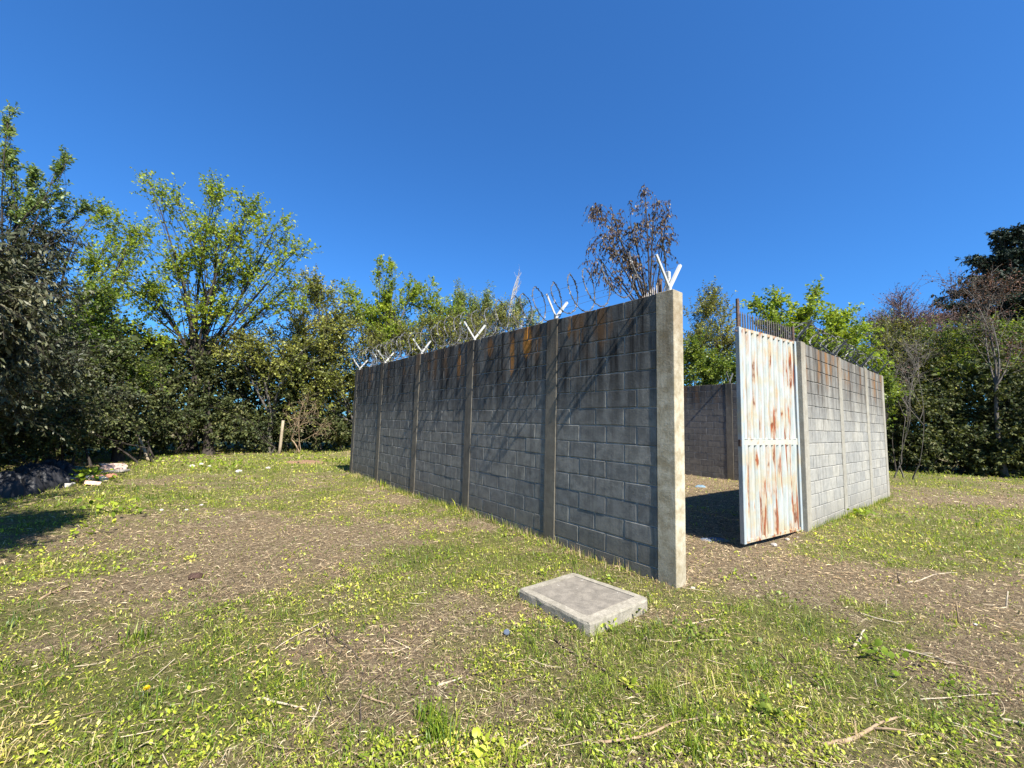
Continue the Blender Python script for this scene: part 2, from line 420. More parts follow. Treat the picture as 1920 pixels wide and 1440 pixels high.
SLAB_C = Vector((0.65, 3.70))
def on_walls(x, y):
    qx, qy = x - WIN[0], y - WIN[1]; s = qx * dl2[0] + qy * dl2[1]; r = qx * dr2[0] + qy * dr2[1]
    w = ((r > -0.01) & (r < 0.19) & (s > -0.02) & (s < 9.95)) | ((s > -0.01) & (s < 0.19) & (r > 3.72) & (r < 9.66)) | ((r > 9.45) & (r < 9.66) & (s > 0) & (s < 9.95))
    return w
SLAB = [(0.11, 4.03), (0.70, 4.51), (1.30, 3.91), (0.65, 3.29)]
def on_slab(x, y):
    m = np.ones(len(x), bool)
    for i in range(4):
        a, b = SLABQ[i], SLABQ[(i + 1) % 4]
        m &= ((b[0] - a[0]) * (y - a[1]) - (b[1] - a[1]) * (x - a[0])) < 0
    return m
SLABQ = [(0.104, 3.774), (0.657, 4.218), (1.219, 3.655), (0.617, 3.172)]

def blades(name, n, rrange, sel, hfun, wfun, mat, lean=0.5, label='', cat='', flat=False, segs=3, lift=0.0):
    x, y, r = scatter(n, *rrange)
    g = green(x, y)
    k = sel(x, y, g, r) & ~on_walls(x, y) & ~on_slab(x, y)
    x, y, r, g = x[k], y[k], r[k], g[k]; n = len(x)
    z = height(x, y) - 0.004
    a = rng.uniform(0, 2 * PI, n); L = hfun(x, y, g, r, n) * (1.0 if flat else (0.55 + 0.95 * smooth(0.3, 0.7, fbm(x, y, 6.0, 33.0, 2)))); w = wfun(r, n)
    dx, dy = np.cos(a), np.sin(a); sx, sy = -dy, dx
    if flat:
        tilt = rng.normal(0.05, 0.14, n)
        c, s = np.cos(tilt) * L, np.sin(tilt) * L
        b = np.stack([x, y, z + 0.006 + rng.random(n) * 0.02], -1)
        e = b + np.stack([dx * c, dy * c, s], -1)
        mid = (b + e) / 2 + np.stack([sx * L * rng.normal(0, .08, n), sy * L * rng.normal(0, .08, n), np.abs(rng.normal(0, 0.006, n))], -1)
        sd = np.stack([sx * w, sy * w, rng.normal(0, .4, n) * w], -1)
        V = np.stack([b, mid - sd, e, mid + sd], 1)
        Fq = np.arange(n * 4).reshape(n, 4)
        rnd = np.repeat(rng.random(n), 4)
    else:
        ln = np.abs(rng.normal(lean, 0.35, n))
        c1, s1 = np.sin(ln * 0.5), np.cos(ln * 0.5); c2, s2 = np.sin(np.minimum(ln * 1.6, 2.2)), np.cos(np.minimum(ln * 1.6, 2.2))
        b = np.stack([x, y, z], -1)
        m = b + np.stack([dx * c1, dy * c1, s1], -1) * (L * 0.5)[:, None]
        e = m + np.stack([dx * c2, dy * c2, s2], -1) * (L * 0.5)[:, None]
        sd = np.stack([sx * w, sy * w, np.zeros(n)], -1)
        V = np.stack([b - sd * 0.7, b + sd * 0.7, m + sd, m - sd, e, e], 1)
        V = V[:, :5]
        i = np.arange(n)[:, None] * 5
        Fq = np.concatenate([i + np.array([[0, 1, 2]]), i + np.array([[0, 2, 3]]), i + np.array([[3, 2, 4]])], 0)
        tone = (fbm(x, y, 2.3, 71.0, 3) - 0.5) * 1.1
        rnd = np.repeat(np.clip(rng.random(n) * 0.85 + 0.06 + tone, 0, 1), 5)
    me = mesh_np(name, V.reshape(-1, 3), Fq, mat, {'rnd': rnd})
    o = link(name, me); tag(o, label, cat, None, 'stuff')
    return o

M_grass = leaf_mat('grass_blade', [(0.0, (0.05, 0.10, 0.012)), (0.35, (0.15, 0.23, 0.022)), (0.65, (0.31, 0.37, 0.04)), (0.85, (0.40, 0.38, 0.11)), (1.0, (0.52, 0.42, 0.22))], 0.45, 0.4)
M_weed = leaf_mat('weed_leaf', [(0.0, (0.10, 0.16, 0.02)), (0.4, (0.29, 0.37, 0.035)), (0.75, (0.48, 0.52, 0.06)), (1.0, (0.62, 0.56, 0.14))], 0.45, 0.35)
M_straw = leaf_mat('dry_straw', [(0.0, (0.14, 0.09, 0.055)), (0.35, (0.31, 0.21, 0.13)), (0.7, (0.52, 0.40, 0.25)), (1.0, (0.74, 0.62, 0.42))], 0.7, 0.12, 0.2, (1.1, 1.0, 0.8))

def grow_ok(x, y, g, r):
    return (rng.random(len(x)) < (smooth(0.1, 0.95, g) * 0.9 + 0.12) * smooth(0.22, 0.55, fbm(x, y, 11.0, 61.0, 2)))
blades('grass', 255000, (1.05, 34), grow_ok,
       lambda x, y, g, r, n: (0.018 + 0.042 * rng.random(n) ** 1.3 + 0.060 * smooth(0.75, 1.0, g) * rng.random(n)) * np.maximum(1, (r / 5) ** 0.45),
       lambda r, n: 0.0011 * (1 + rng.random(n)) * np.maximum(1, r / 3.0) ** 0.85, M_grass, 0.95,
       'short patchy green grass growing over the whole clearing', 'grass')
# ------------------------------------------------------------------ small broad leaves near the ground
def rosette(name, n, rrange, mat, label, cat, size, sel):
    x, y, r = scatter(n, *rrange); g = green(x, y)
    k = sel(x, y, g, r) & ~on_walls(x, y) & ~on_slab(x, y)
    x, y, r, g = x[k], y[k], r[k], g[k]; n = len(x)
    a = rng.uniform(0, 2 * PI, n); L = size * (0.38 + 1.15 * rng.random(n) ** 2.0) * (0.75 + 0.6 * smooth(0.4, 0.65, fbm(x, y, 3.1, 91.0, 2))) * np.maximum(1, r / 3.5) ** 0.6
    el = rng.normal(0.45, 0.4, n)
    d = np.stack([np.cos(a) * np.cos(el), np.sin(a) * np.cos(el), np.sin(el)], -1)
    s = np.stack([-np.sin(a), np.cos(a), rng.normal(0, .35, n)], -1)
    up = np.cross(d, s); up *= np.sign(up[:, 2:3])
    b = np.stack([x, y, height(x, y) + rng.random(n) * 0.022], -1)
    w = (0.15 + 0.19 * rng.random(n))[:, None] * L[:, None]
    m = b + d * (L * 0.5)[:, None] + up * (L * 0.10)[:, None]
    V = np.stack([b, m - s * w, b + d * L[:, None], m + s * w], 1)
    me = mesh_np(name, V.reshape(-1, 3), np.arange(n * 4).reshape(n, 4), mat, {'rnd': np.repeat(np.clip(rng.random(n) * 0.8 + 0.1 + (fbm(x, y, 2.0, 17.0, 3) - 0.5) * 1.1, 0, 1), 4)})
    tag(link(name, me), label, cat, None, 'stuff')
rosette('ground_cover', 500000, (1.05, 26), M_weed, 'low bright yellow-green broad-leaved weeds mixed through the grass', 'weeds', 0.0165,
        lambda x, y, g, r: rng.random(len(x)) < smooth(0.2, 0.9, g + (fbm(x, y, 1.6, 44.0) - 0.5) * 1.1) * (1 - 0.6 * smooth(0.9, 1.0, g)) * (0.35 + 0.65 * smooth(0.35, 0.6, fbm(x, y, 7.0, 51.0, 2))) * 0.9 + 0.05)
blades('dry_straw', 225000, (1.05, 26), lambda x, y, g, r: rng.random(len(x)) < 0.45 + 0.5 * smooth(0.9, 0.2, g),
       lambda x, y, g, r, n: (0.015 + 0.07 * rng.random(n) ** 2.2) * np.maximum(1, (r / 4) ** 0.5),
       lambda r, n: 0.0009 * (1 + rng.random(n)) * np.maximum(1, r / 3.0) ** 0.85, M_straw, 0.0,
       'scattered dry straw and cut stalks lying on the bare brown soil', 'straw', True)

# ------------------------------------------------------------------ concrete block walls
BL, BH, PITCH = 0.390, 0.190, 0.406
def block_variants(prefix, w, mat, n):
    out = []
    for i in range(n):
        b = MB(); b.bevel_box(-w / 2, w / 2, -0.08, 0.08, -BH / 2, BH / 2, random.uniform(0.004, 0.008), 0.0025)
        out.append(b.mesh('block', mat))
    return out

def wall(root, xs, yc, mat_b, mat_m, mat_c, part_test, columns=True, first_col=True, last_col=True, seed=1):
    R = random.Random(seed)
    fulls = block_variants('f', BL, mat_b, 8)
    cache = {}
    mort = MB(); rest = MB(); count = 0
    for bi in range(len(xs) - 1):
        x0, x1 = xs[bi] + 0.1, xs[bi + 1] - 0.1
        mort.box(x0 + 0.002, x1 - 0.002, yc - 0.071, yc + 0.071, -0.25, WALL_H - 0.012)
        for k in range(16):
            zc = WALL_H - 0.1 - 0.2 * k + 0.0
            # running bond: the half block changes side from course to course
            edges = []
            p = x0 + 0.006
            L = x1 - 0.006 - p
            nfull = int((L + 0.016) // PITCH); half = L - nfull * PITCH
            seq = ([half] if half > 0.06 else []) + [PITCH - 0.016] * nfull if k % 2 else [PITCH - 0.016] * nfull + ([half] if half > 0.06 else [])
            for w in seq:
                cx = p + w / 2
                p += w + 0.016
                dy = R.uniform(-0.0016, 0.0016); rz = R.uniform(-0.004, 0.004); rx = R.uniform(-0.009, 0.009); dz = R.uniform(-0.002, 0.002)
                if part_test(cx, zc) and count < 300:
                    if abs(w - (PITCH - 0.016)) < 1e-6: me = R.choice(fulls)
                    else:
                        key = round(w, 2)
                        if key not in cache: cache[key] = block_variants('h', w, mat_b, 3)
                        me = R.choice(cache[key])
                    link('block', me, root, (cx, yc + dy, zc + dz), (rx, 0, rz)); count += 1
                else:
                    rest.bevel_box(cx - w / 2, cx + w / 2, yc - 0.08 + dy, yc + 0.08 + dy, zc - BH / 2, zc + BH / 2, 0.005, 0.002)
    if rest.v:
        o = rest.build('block_courses', mat_b, root); o['kind'] = 'stuff'
    mort.build('mortar', mat_m, root)
    for i, x in enumerate(xs):
        if (i == 0 and not first_col) or (i == len(xs) - 1 and not last_col): continue
        c = MB(); c.bevel_box(x - 0.1, x + 0.1, yc - 0.09, yc + 0.09, -0.3, WALL_H + 0.004 + R.uniform(-0.004, 0.012), 0.006, 0.002)
        c.build('column', mat_c if not (root is left_wall and i == 0) else M_col_post, root)

ZL = math.atan2(DL.y, DL.x); ZR = math.atan2(DR.y, DR.x)
left_wall = empty('concrete_block_wall', P0, ZL)
tag(left_wall, 'long dark mildewed concrete block wall with orange lichen, running from the lit corner post to the trees', 'block wall')
# from the camera the nearest and tallest blocks count first
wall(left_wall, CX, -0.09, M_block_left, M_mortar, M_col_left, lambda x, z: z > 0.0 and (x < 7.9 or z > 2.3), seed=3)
front_wall = empty('concrete_block_wall', G0, ZR)
tag(front_wall, 'pale sunlit concrete block wall with brown streaked top, right of the rusty gate', 'block wall')
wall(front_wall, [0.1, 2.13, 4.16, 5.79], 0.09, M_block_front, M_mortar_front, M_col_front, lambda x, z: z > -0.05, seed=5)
side_wall = empty('concrete_block_wall', P0 + DR * 9.64 + DL * 0.185, ZL)
tag(side_wall, 'shaded inner block wall seen through the gate opening', 'block wall')
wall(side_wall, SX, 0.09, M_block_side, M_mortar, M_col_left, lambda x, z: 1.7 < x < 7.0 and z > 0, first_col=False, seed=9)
back_wall = empty('concrete_block_wall', P0 + DL * 9.92, ZR)
tag(back_wall, 'rear block wall of the enclosure hidden behind the long dark wall', 'block wall')
wall(back_wall, [0.08, 2.11, 4.14, 6.17, 7.78, 9.55], -0.09, M_block_side, M_mortar, M_col_left, lambda x, z: False, first_col=False, last_col=False, seed=11)

# ------------------------------------------------------------------ Y brackets on the wall tops
def bracket(loc, rz, mat, label, size=1.0, tilt=0.0):
    r = empty('wire_bracket', loc, rz); tag(r, label, 'bracket', 'Y-shaped brackets on top of the enclosure walls')
    s = MB(); s.box(-0.018, 0.018, -0.022, 0.022, -0.04, 0.085); s.build('stub', mat, r)
    for sg in (-1, 1):
        a = MB()
        L = 0.36 * size; an = math.radians(38 + sg * tilt)
        u = Vector((0, sg * math.sin(an), math.cos(an))); v = Vector((0, sg * math.cos(an), -math.sin(an)))
        base = Vector((0, sg * 0.006, 0.075))
        pts = []
        for (x, w0) in ((-0.02, 0.0), (0.02, 0.0)):
            pass
        # angle iron: two thin legs
        def bar(xa, xb, va, vb):
            vs = [base + Vector((x, 0, 0)) + u * l + v * w for l in (0, L) for x, w in ((xa, va), (xb, va), (xb, vb), (xa, vb))]
            a.add(vs, [(3, 2, 1, 0), (4, 5, 6, 7), (0, 1, 5, 4), (1, 2, 6, 5), (2, 3, 7, 6), (3, 0, 4, 7)])
        bar(-0.015, 0.015, -0.003, 0.003); bar(-0.015, -0.010, 0.003, 0.026)
        a.build('arm', mat, r)
    return r
names = ['white Y bracket on the near corner post beside the gate pole', 'white Y bracket on the second column of the dark wall',
 'white Y bracket on the third column of the dark wall', 'white Y bracket on the fourth column of the dark wall',
 'white Y bracket on the fifth column of the dark wall', 'white bracket at the far end of the dark wall by the trees']
for i, x in enumerate(CX):
    p = P0 + DL * (x + (0.02 if i else 0.0)) + DR * 0.09
    bracket((p.x, p.y, WALL_H), ZL + [0.0, 0.05, -0.04, 0.06, 0.0, 0.03][i], M_bracket, names[i], 0.9 if i else 1.0, [2, -3, 1, 3, 0, 0][i])
names = ['dark bracket on the gate column at the left end of the sunlit wall', 'dark bracket on the second column of the sunlit wall',
 'dark bracket on the third column of the sunlit wall', 'dark bracket on the far right corner column of the sunlit wall']
for i, x in enumerate(FX):
    p = G0 + DR * x + DL * 0.09
    bracket((p.x, p.y, WALL_H), ZR, M_bracket_dark, names[i], 0.95)
for i, x in enumerate(SX[1:]):
    p = P0 + DR * 9.55 + DL * (x + 0.185)
    bracket((p.x, p.y, WALL_H), ZL, M_bracket_dark, ['dark bracket on the inner side wall just behind the top corner of the sunlit wall', 'dark bracket on the inner side wall in the gap left of the gate leaf', 'dark bracket on the inner side wall hidden behind the near corner post', 'dark bracket on the inner side wall, second from the rear corner', 'dark bracket on the rear corner column of the inner side wall'][i])

# ------------------------------------------------------------------ razor wire
def razor(name, a, b, label, mat, loops, rad, seed, barbs=True):
    R = random.Random(seed); a, b = Vector(a), Vector(b); d = b - a; L = d.length; d.normalize()
    side = Vector((d.y, -d.x, 0)); root = empty(name, a); tag(root, label, 'razor wire', 'razor wire along the wall tops')
    n = loops * 16; P = []; sp = [R.uniform(0.7, 1.3) for _ in range(loops + 2)]
    for i in range(n + 1):
        t = i / 16; k = int(t); f = t - k
        s = (sum(sp[:k]) + sp[k] * f) / sum(sp[:loops + 1]) * L
        rr = rad * (1 + 0.14 * math.sin(k * 2.3 + seed)); an = t * 2 * PI
        drift = 0.05 * math.sin(t * 0.7 + seed)
        # loops lean over, so seen from the side each opens into an oval
        p = d * (s + math.sin(an + 0.6) * rr * 0.3) + side * (math.sin(an) * rr * 0.95 + drift) + Vector((0, 0, rad + 0.04 + math.cos(an) * rr + 0.02 * math.sin(t)))
        P.append(p)
    P = np.array([tuple(p) for p in P]); Rr = np.full(len(P), 0.0065)
    V, Fq = tubes(P[None], Rr[None], 4)
    link('coil', mesh_np('coil', V, Fq, mat, smooth=True), root)
    if barbs:
        T = np.repeat(P[:-1], 3, 0) + (P[1:] - P[:-1]).repeat(3, 0) * np.tile([0.0, 0.33, 0.66], len(P) - 1)[:, None]
        dirn = (P[1:] - P[:-1]).repeat(3, 0); dirn /= np.linalg.norm(dirn, axis=1)[:, None]
        q = rng.normal(size=T.shape); q -= (q * dirn).sum(1)[:, None] * dirn; q /= np.linalg.norm(q, axis=1)[:, None]
        V = np.stack([T - dirn * 0.014 - q * 0.017, T + dirn * 0.022 , T + dirn * 0.014 + q * 0.017, T - dirn * 0.022], 1).reshape(-1, 3)
        o = link('barbs', mesh_np('barbs', V, np.arange(len(V)).reshape(-1, 4), mat), root); o['kind'] = 'stuff'
    for (h, w) in ((0.33, 0.2), (0.33, -0.2), (0.2, 0.1)):
        m = 14; pts = np.array([tuple(d * (L * i / m) + side * w + Vector((0, 0, h + 0.012 * math.sin(i * 2.1 + w * 9)))) for i in range(m + 1)])
        V, Fq = tubes(pts[None], np.full((1, m + 1), 0.0022), 3)
        link('strand', mesh_np('strand', V, Fq, mat), root)
    return root

def tubes(P, R, sides):
    """n polylines of k points each -> tube quads"""
    n, k, _ = P.shape
    T = np.gradient(P, axis=1); T /= np.linalg.norm(T, axis=2, keepdims=True) + 1e-9
    ref = np.where(np.abs(T[..., 2:3]) < 0.9, np.array([0, 0, 1.0]), np.array([1.0, 0, 0]))
    U = np.cross(T, ref); U /= np.linalg.norm(U, axis=2, keepdims=True) + 1e-9; W = np.cross(T, U)
    a = np.arange(sides) * 2 * PI / sides
    V = P[:, :, None] + (U[:, :, None] * np.cos(a)[None, None, :, None] + W[:, :, None] * np.sin(a)[None, None, :, None]) * R[:, :, None, None]
    i = np.arange(n * k * sides).reshape(n, k, sides); j = np.roll(i, -1, axis=2)
    Fq = np.stack([i[:, :-1], j[:, :-1], j[:, 1:], i[:, 1:]], -1).reshape(-1, 4)
    return V.reshape(-1, 3), Fq

wt = P0 + DR * 0.09
pa = wt + DL * 0.15 + Vector((0, 0, WALL_H)); pb = wt + DL * 9.8 + Vector((0, 0, WALL_H))
razor('razor_wire', pa, pb, 'coiled razor wire resting in the white brackets above the dark wall', M_wire, 31, 0.25, 2)
pa = G0 + DR * 0.1 + DL * 0.09 + Vector((0, 0, WALL_H)); pb = G0 + DR * 5.8 + DL * 0.09 + Vector((0, 0, WALL_H))
razor('razor_wire', pa, pb, 'dark coiled razor wire above the sunlit wall in front of green shrubs', M_wire, 13, 0.17, 5)
pa = P0 + DL * 9.83 + DR * 0.3 + Vector((0, 0, WALL_H)); pb = P0 + DL * 9.83 + DR * 9.4 + Vector((0, 0, WALL_H))
razor('razor_wire', pa, pb, 'galvanised coiled razor wire along the hidden rear wall, behind the dark wall', M_wire_galv, 20, 0.24, 8)

# ------------------------------------------------------------------ gate
GW, GH = 1.63, 2.90
def gate(loc, rz, label, sheet_mat, spike_mat, drop=0.05):
    r = empty('gate_leaf', loc, rz); tag(r, label, 'gate')
    z0, z1 = drop, drop + GH
    def part(n, m, *bx):
        b = MB()
        b.bevel_box(*bx, 0.004); return b.build(n, m, r)
    part('stile', M_frame, 0.0, 0.055, -0.03, 0.03, z0, z1)
    part('stile', M_frame, GW - 0.055, GW, -0.03, 0.03, z0, z1)
    part('top_rail', M_rail, 0.057, GW - 0.057, -0.030, 0.022, z1 - 0.045, z1 - 0.001)
    part('bottom_rail', M_rail, 0.057, GW - 0.057, -0.028, 0.022, z0 + 0.001, z0 + 0.05)
    mid = z0 + 1.28
    part('middle_rail', M_midrail, 0.057, GW - 0.057, -0.034, 0.022, mid, mid + 0.10)
    for (a, b) in ((z0 + 0.03, mid + 0.012), (mid + 0.085, z1 - 0.02)):
        # box-profile sheet steel
        xs = []; n = 10; x0, x1 = 0.057, GW - 0.057; pw = (x1 - x0) / n
        prof = [(0, 0.0), (0.30, 0.0), (0.38, 0.044), (0.87, 0.044), (0.95, 0.0)]
        pts = []
        for i in range(n):
            for f, d in prof: pts.append((x0 + (i + f) * pw, -0.018 + d))
        pts.append((x1, -0.018))
        V = []; rows = 10
        for j in range(rows):
            z = a + (b - a) * j / (rows - 1)
            for (x, y) in pts: V.append((x, y + 0.0025 * math.sin(x * 9 + z * 5) , z))
        m = len(pts)
        Fq = [(j * m + i, j * m + i + 1, (j + 1) * m + i + 1, (j + 1) * m + i) for j in range(rows - 1) for i in range(m - 1)]
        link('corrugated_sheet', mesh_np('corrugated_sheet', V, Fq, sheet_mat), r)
    sp = MB(); h = 0.25; w = 0.0115
    vs = [(-w, -.004, 0), (w, -.004, 0), (w, .004, 0), (-w, .004, 0), (-w, -.004, h * .82), (w, -.004, h * .82), (w, .004, h * .82), (-w, .004, h * .82), (0, 0, h)]
    sp.add(vs, [(3, 2, 1, 0), (0, 1, 5, 4), (1, 2, 6, 5), (2, 3, 7, 6), (3, 0, 4, 7), (4, 5, 8), (5, 6, 8), (6, 7, 8), (7, 4, 8)])
    me = sp.mesh('spike', spike_mat)
    n = 23
    for i in range(n):
        x = 0.095 + (GW - 0.19) * i / (n - 1)
        link('spike', me, r, (x + random.uniform(-.003, .003), -0.004, z1 + random.uniform(-0.012, 0.0)), (random.uniform(-.02, .02), random.uniform(-.03, .03), random.uniform(-.15, .15)))
    for x, hh in ((0.028, 0.24), (GW - 0.028, 0.40)):
        b = MB(); b.tube([(x, 0, z1 - 0.01), (x, 0, z1 + hh)], 0.022, 10); b.build('pole', M_rustbar, r, smooth=False)
    for z in (z0 + 0.35, z0 + 1.5, z0 + 2.6):
        b = MB(); b.tube([(-0.015, 0.0, z), (-0.015, 0.0, z + 0.10)], 0.016, 8); b.build('hinge', M_rustbar, r)
    b = MB(); b.box(GW + 0.001, GW + 0.05, -0.006, 0.006, z1 - 0.07, z1 - 0.045); b.build('stop', M_rustbar, r)
    b = MB(); b.box(GW + 0.001, GW + 0.012, -0.018, 0.018, z0 + 1.27, z0 + 1.36); b.build('latch_plate', M_rustbar, r)
    return r
hinge = Vector((4.455, 6.40, 0)); tip = Vector((3.02, 5.50, 0))
v = tip - hinge
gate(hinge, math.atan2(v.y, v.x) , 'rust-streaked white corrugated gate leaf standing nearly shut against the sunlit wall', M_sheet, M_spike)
GW_ = v.length
h2 = P0 + DR * 0.25 + DL * 0.29
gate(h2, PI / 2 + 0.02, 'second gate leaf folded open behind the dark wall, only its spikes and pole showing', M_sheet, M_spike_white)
# steel jamb of the right column
jb = empty('gate_jamb', P0 + DR * 3.715 + DL * 0.10, ZR); tag(jb, 'white steel jamb tube between the gate leaf and the grey column', 'gate jamb')
b = MB(); b.bevel_box(-0.03, 0.03, -0.03, 0.03, -0.1, 2.93, 0.004); b.build('tube', M_frame, jb)
for z in (0.4, 1.55, 2.65):
    b = MB(); b.tube([(-0.045, -0.01, z), (-0.045, -0.01, z + 0.11)], 0.015, 8); b.build('hinge_pin', M_rustbar, jb)
pj = P0 + DR * 0.225 + DL * 0.19
jb = empty('gate_jamb', (pj.x, pj.y, 0), ZR); tag(jb, 'narrow white steel jamb tube rising beside the bracket on the near corner post', 'gate jamb')
b = MB(); b.bevel_box(-0.022, 0.022, -0.022, 0.022, -0.1, 3.24, 0.004); b.build('tube', M_bracket, jb)

# ------------------------------------------------------------------ manhole slab
def slab():
    t = NT('cast_slab'); P = t.pos()
    n = t.noise(P, 16.0, 6.0, 0.7); g = t.noise(P, 120.0, 3.0, 0.8)
    c = t.mix(t.map(n, 0.3, 0.7), (0.22, 0.195, 0.15), (0.37, 0.33, 0.26)); c = t.mix(t.map(g, 0.35, 0.75, 0.0, 0.45), c, (0.13, 0.12, 0.10))
    M_rim = t.fin(c, 0.95, t.bump(t.math('ADD', n, g), 0.6, 0.006), 0.15)
    t = NT('cover_plate'); P = t.pos()
    n = t.noise(P, 11.0, 6.0, 0.7, 0.6); g = t.noise(P, 160.0, 3.0, 0.8); w = t.noise(P, 5.0, 3.0, 0.6, 2.0)
    c = t.mix(t.map(n, 0.3, 0.7), (0.17, 0.15, 0.12), (0.28, 0.245, 0.195)); c = t.mix(t.map(g, 0.3, 0.8, 0.0, 0.6), c, (0.09, 0.08, 0.075))
    c = t.mix(t.map(w, 0.66, 0.70, 0.0, 0.7), c, (0.52, 0.48, 0.42))
    M_lid = t.fin(c, 0.95, t.bump(t.math('ADD', n, g), 0.6, 0.005), 0.15)
    c = sum((Vector(q) for q in SLABQ), Vector((0, 0))) / 4
    r = empty('manhole', (c.x, c.y, 0)); tag(r, 'low concrete manhole box with a cracked square lid in the grass before the dark wall', 'manhole cover')
    Q = [Vector((q[0] - c.x, q[1] - c.y)) for q in SLABQ]
    def quad(f): return [q * f for q in Q]
    zt, zb = 0.095, -0.12
    n = 14
    out = MB()
    O, I = quad(1.0), quad(0.795)
    def ring(Qs, z, jit):
        v = []
        for i in range(4):
            a, b_ = Qs[i], Qs[(i + 1) % 4]
            for k in range(n):
                p = a.lerp(b_, k / n); e = jit * (1.8 if k == 0 else 1)
                if k == 0: p = p * 0.985
                v.append((p.x + random.uniform(-e, e), p.y + random.uniform(-e, e), z + random.uniform(-e, e) * 0.5))
        return v
    rings = [ring(O, zb, 0.004), ring([q * 1.0 for q in O], zt - 0.018, 0.004), ring([q * 0.985 for q in O], zt, 0.003), ring(I, zt + 0.004, 0.0006), ring(I, zt - 0.05, 0.0006)]
    vs = sum(rings, []); m = 4 * n
    fs = [(j * m + i, j * m + (i + 1) % m, (j + 1) * m + (i + 1) % m, (j + 1) * m + i) for j in range(4) for i in range(m)]
    out.add(vs, fs); out.build('rim', M_rim, r)
    lid = MB(); L1 = ring(quad(0.783), zt - 0.05, 0.0006); L2 = ring(quad(0.783), zt - 0.004, 0.0012); L3 = ring(quad(0.772), zt + 0.002, 0.0012)
    vs = L1 + L2 + L3; fs = [(j * m + i, j * m + (i + 1) % m, (j + 1) * m + (i + 1) % m, (j + 1) * m + i) for j in range(2) for i in range(m)] + [tuple(range(2 * m, 3 * m))]
    lid.add(vs, fs); lid.build('lid', M_lid, r)
slab()

# ------------------------------------------------------------------ trees
M_bark_grey = bark_mat('grey_bark', (0.07, 0.06, 0.05), (0.17, 0.15, 0.125))
M_bark_dark = bark_mat('dark_bark', (0.025, 0.02, 0.017), (0.075, 0.062, 0.05))
M_bark_pale = bark_mat('pale_bark', (0.28, 0.25, 0.20), (0.48, 0.44, 0.37))
M_bark_purple = bark_mat('purple_twigs', (0.10, 0.065, 0.06), (0.21, 0.15, 0.135))
LM = {
 'olive': leaf_mat('olive_leaf', [(0.0, (0.025, 0.03, 0.014)), (0.5, (0.062, 0.072, 0.038)), (0.85, (0.13, 0.135, 0.085)), (1.0, (0.24, 0.23, 0.16))], 0.5, 0.18, 0.3, (1.1, 1.1, 0.7)),
 'shoot': leaf_mat('young_shoot_leaf', [(0.0, (0.06, 0.12, 0.03)), (0.6, (0.20, 0.27, 0.09)), (1.0, (0.30, 0.33, 0.15))], 0.4, 0.3, 0.4),
 'lime': leaf_mat('lime_leaf', [(0.0, (0.12, 0.19, 0.018)), (0.5, (0.25, 0.34, 0.035)), (0.85, (0.38, 0.43, 0.06)), (1.0, (0.50, 0.49, 0.12))], 0.5, 0.42, 0.25, (1.25, 1.2, 0.6)),
 'mid': leaf_mat('mid_green_leaf', [(0.0, (0.065, 0.11, 0.018)), (0.5, (0.17, 0.23, 0.035)), (0.85, (0.25, 0.28, 0.05)), (1.0, (0.36, 0.35, 0.10))], 0.45, 0.38, 0.35),
 'yellow': leaf_mat('olive_yellow_leaf', [(0.0, (0.08, 0.085, 0.02)), (0.5, (0.22, 0.245, 0.05)), (0.85, (0.35, 0.36, 0.085)), (1.0, (0.44, 0.38, 0.16))], 0.5, 0.3, 0.3, (1.2, 1.1, 0.6)),
 'dark': leaf_mat('dark_gloss_leaf', [(0.0, (0.022, 0.030, 0.012)), (0.5, (0.060, 0.078, 0.026)), (0.85, (0.125, 0.135, 0.048)), (1.0, (0.15, 0.14, 0.07))], 0.55, 0.2, 0.2),
 'brown': leaf_mat('brown_dry_leaf', [(0.0, (0.05, 0.032, 0.024)), (0.5, (0.12, 0.075, 0.05)), (0.85, (0.14, 0.12, 0.07)), (1.0, (0.26, 0.19, 0.13))], 0.5, 0.2, 0.3, (1.2, 1.0, 0.6)),
 'cedar': leaf_mat('cedar_needle', [(0.0, (0.012, 0.022, 0.016)), (0.7, (0.03, 0.05, 0.034)), (1.0, (0.05, 0.07, 0.05))], 0.6, 0.05, 0.2),
 'red': leaf_mat('reddish_bud', [(0.0, (0.07, 0.03, 0.022)), (0.6, (0.14, 0.065, 0.045)), (1.0, (0.22, 0.12, 0.08))], 0.6, 0.15, 0.2),
}
def unit(v): return v / (np.linalg.norm(v, axis=-1, keepdims=True) + 1e-9)
def bez(a, b, c, k):
    t = np.linspace(0, 1, k)[None, :, None]
    return a[:, None] * (1 - t) ** 2 + b[:, None] * 2 * t * (1 - t) + c[:, None] * t ** 2
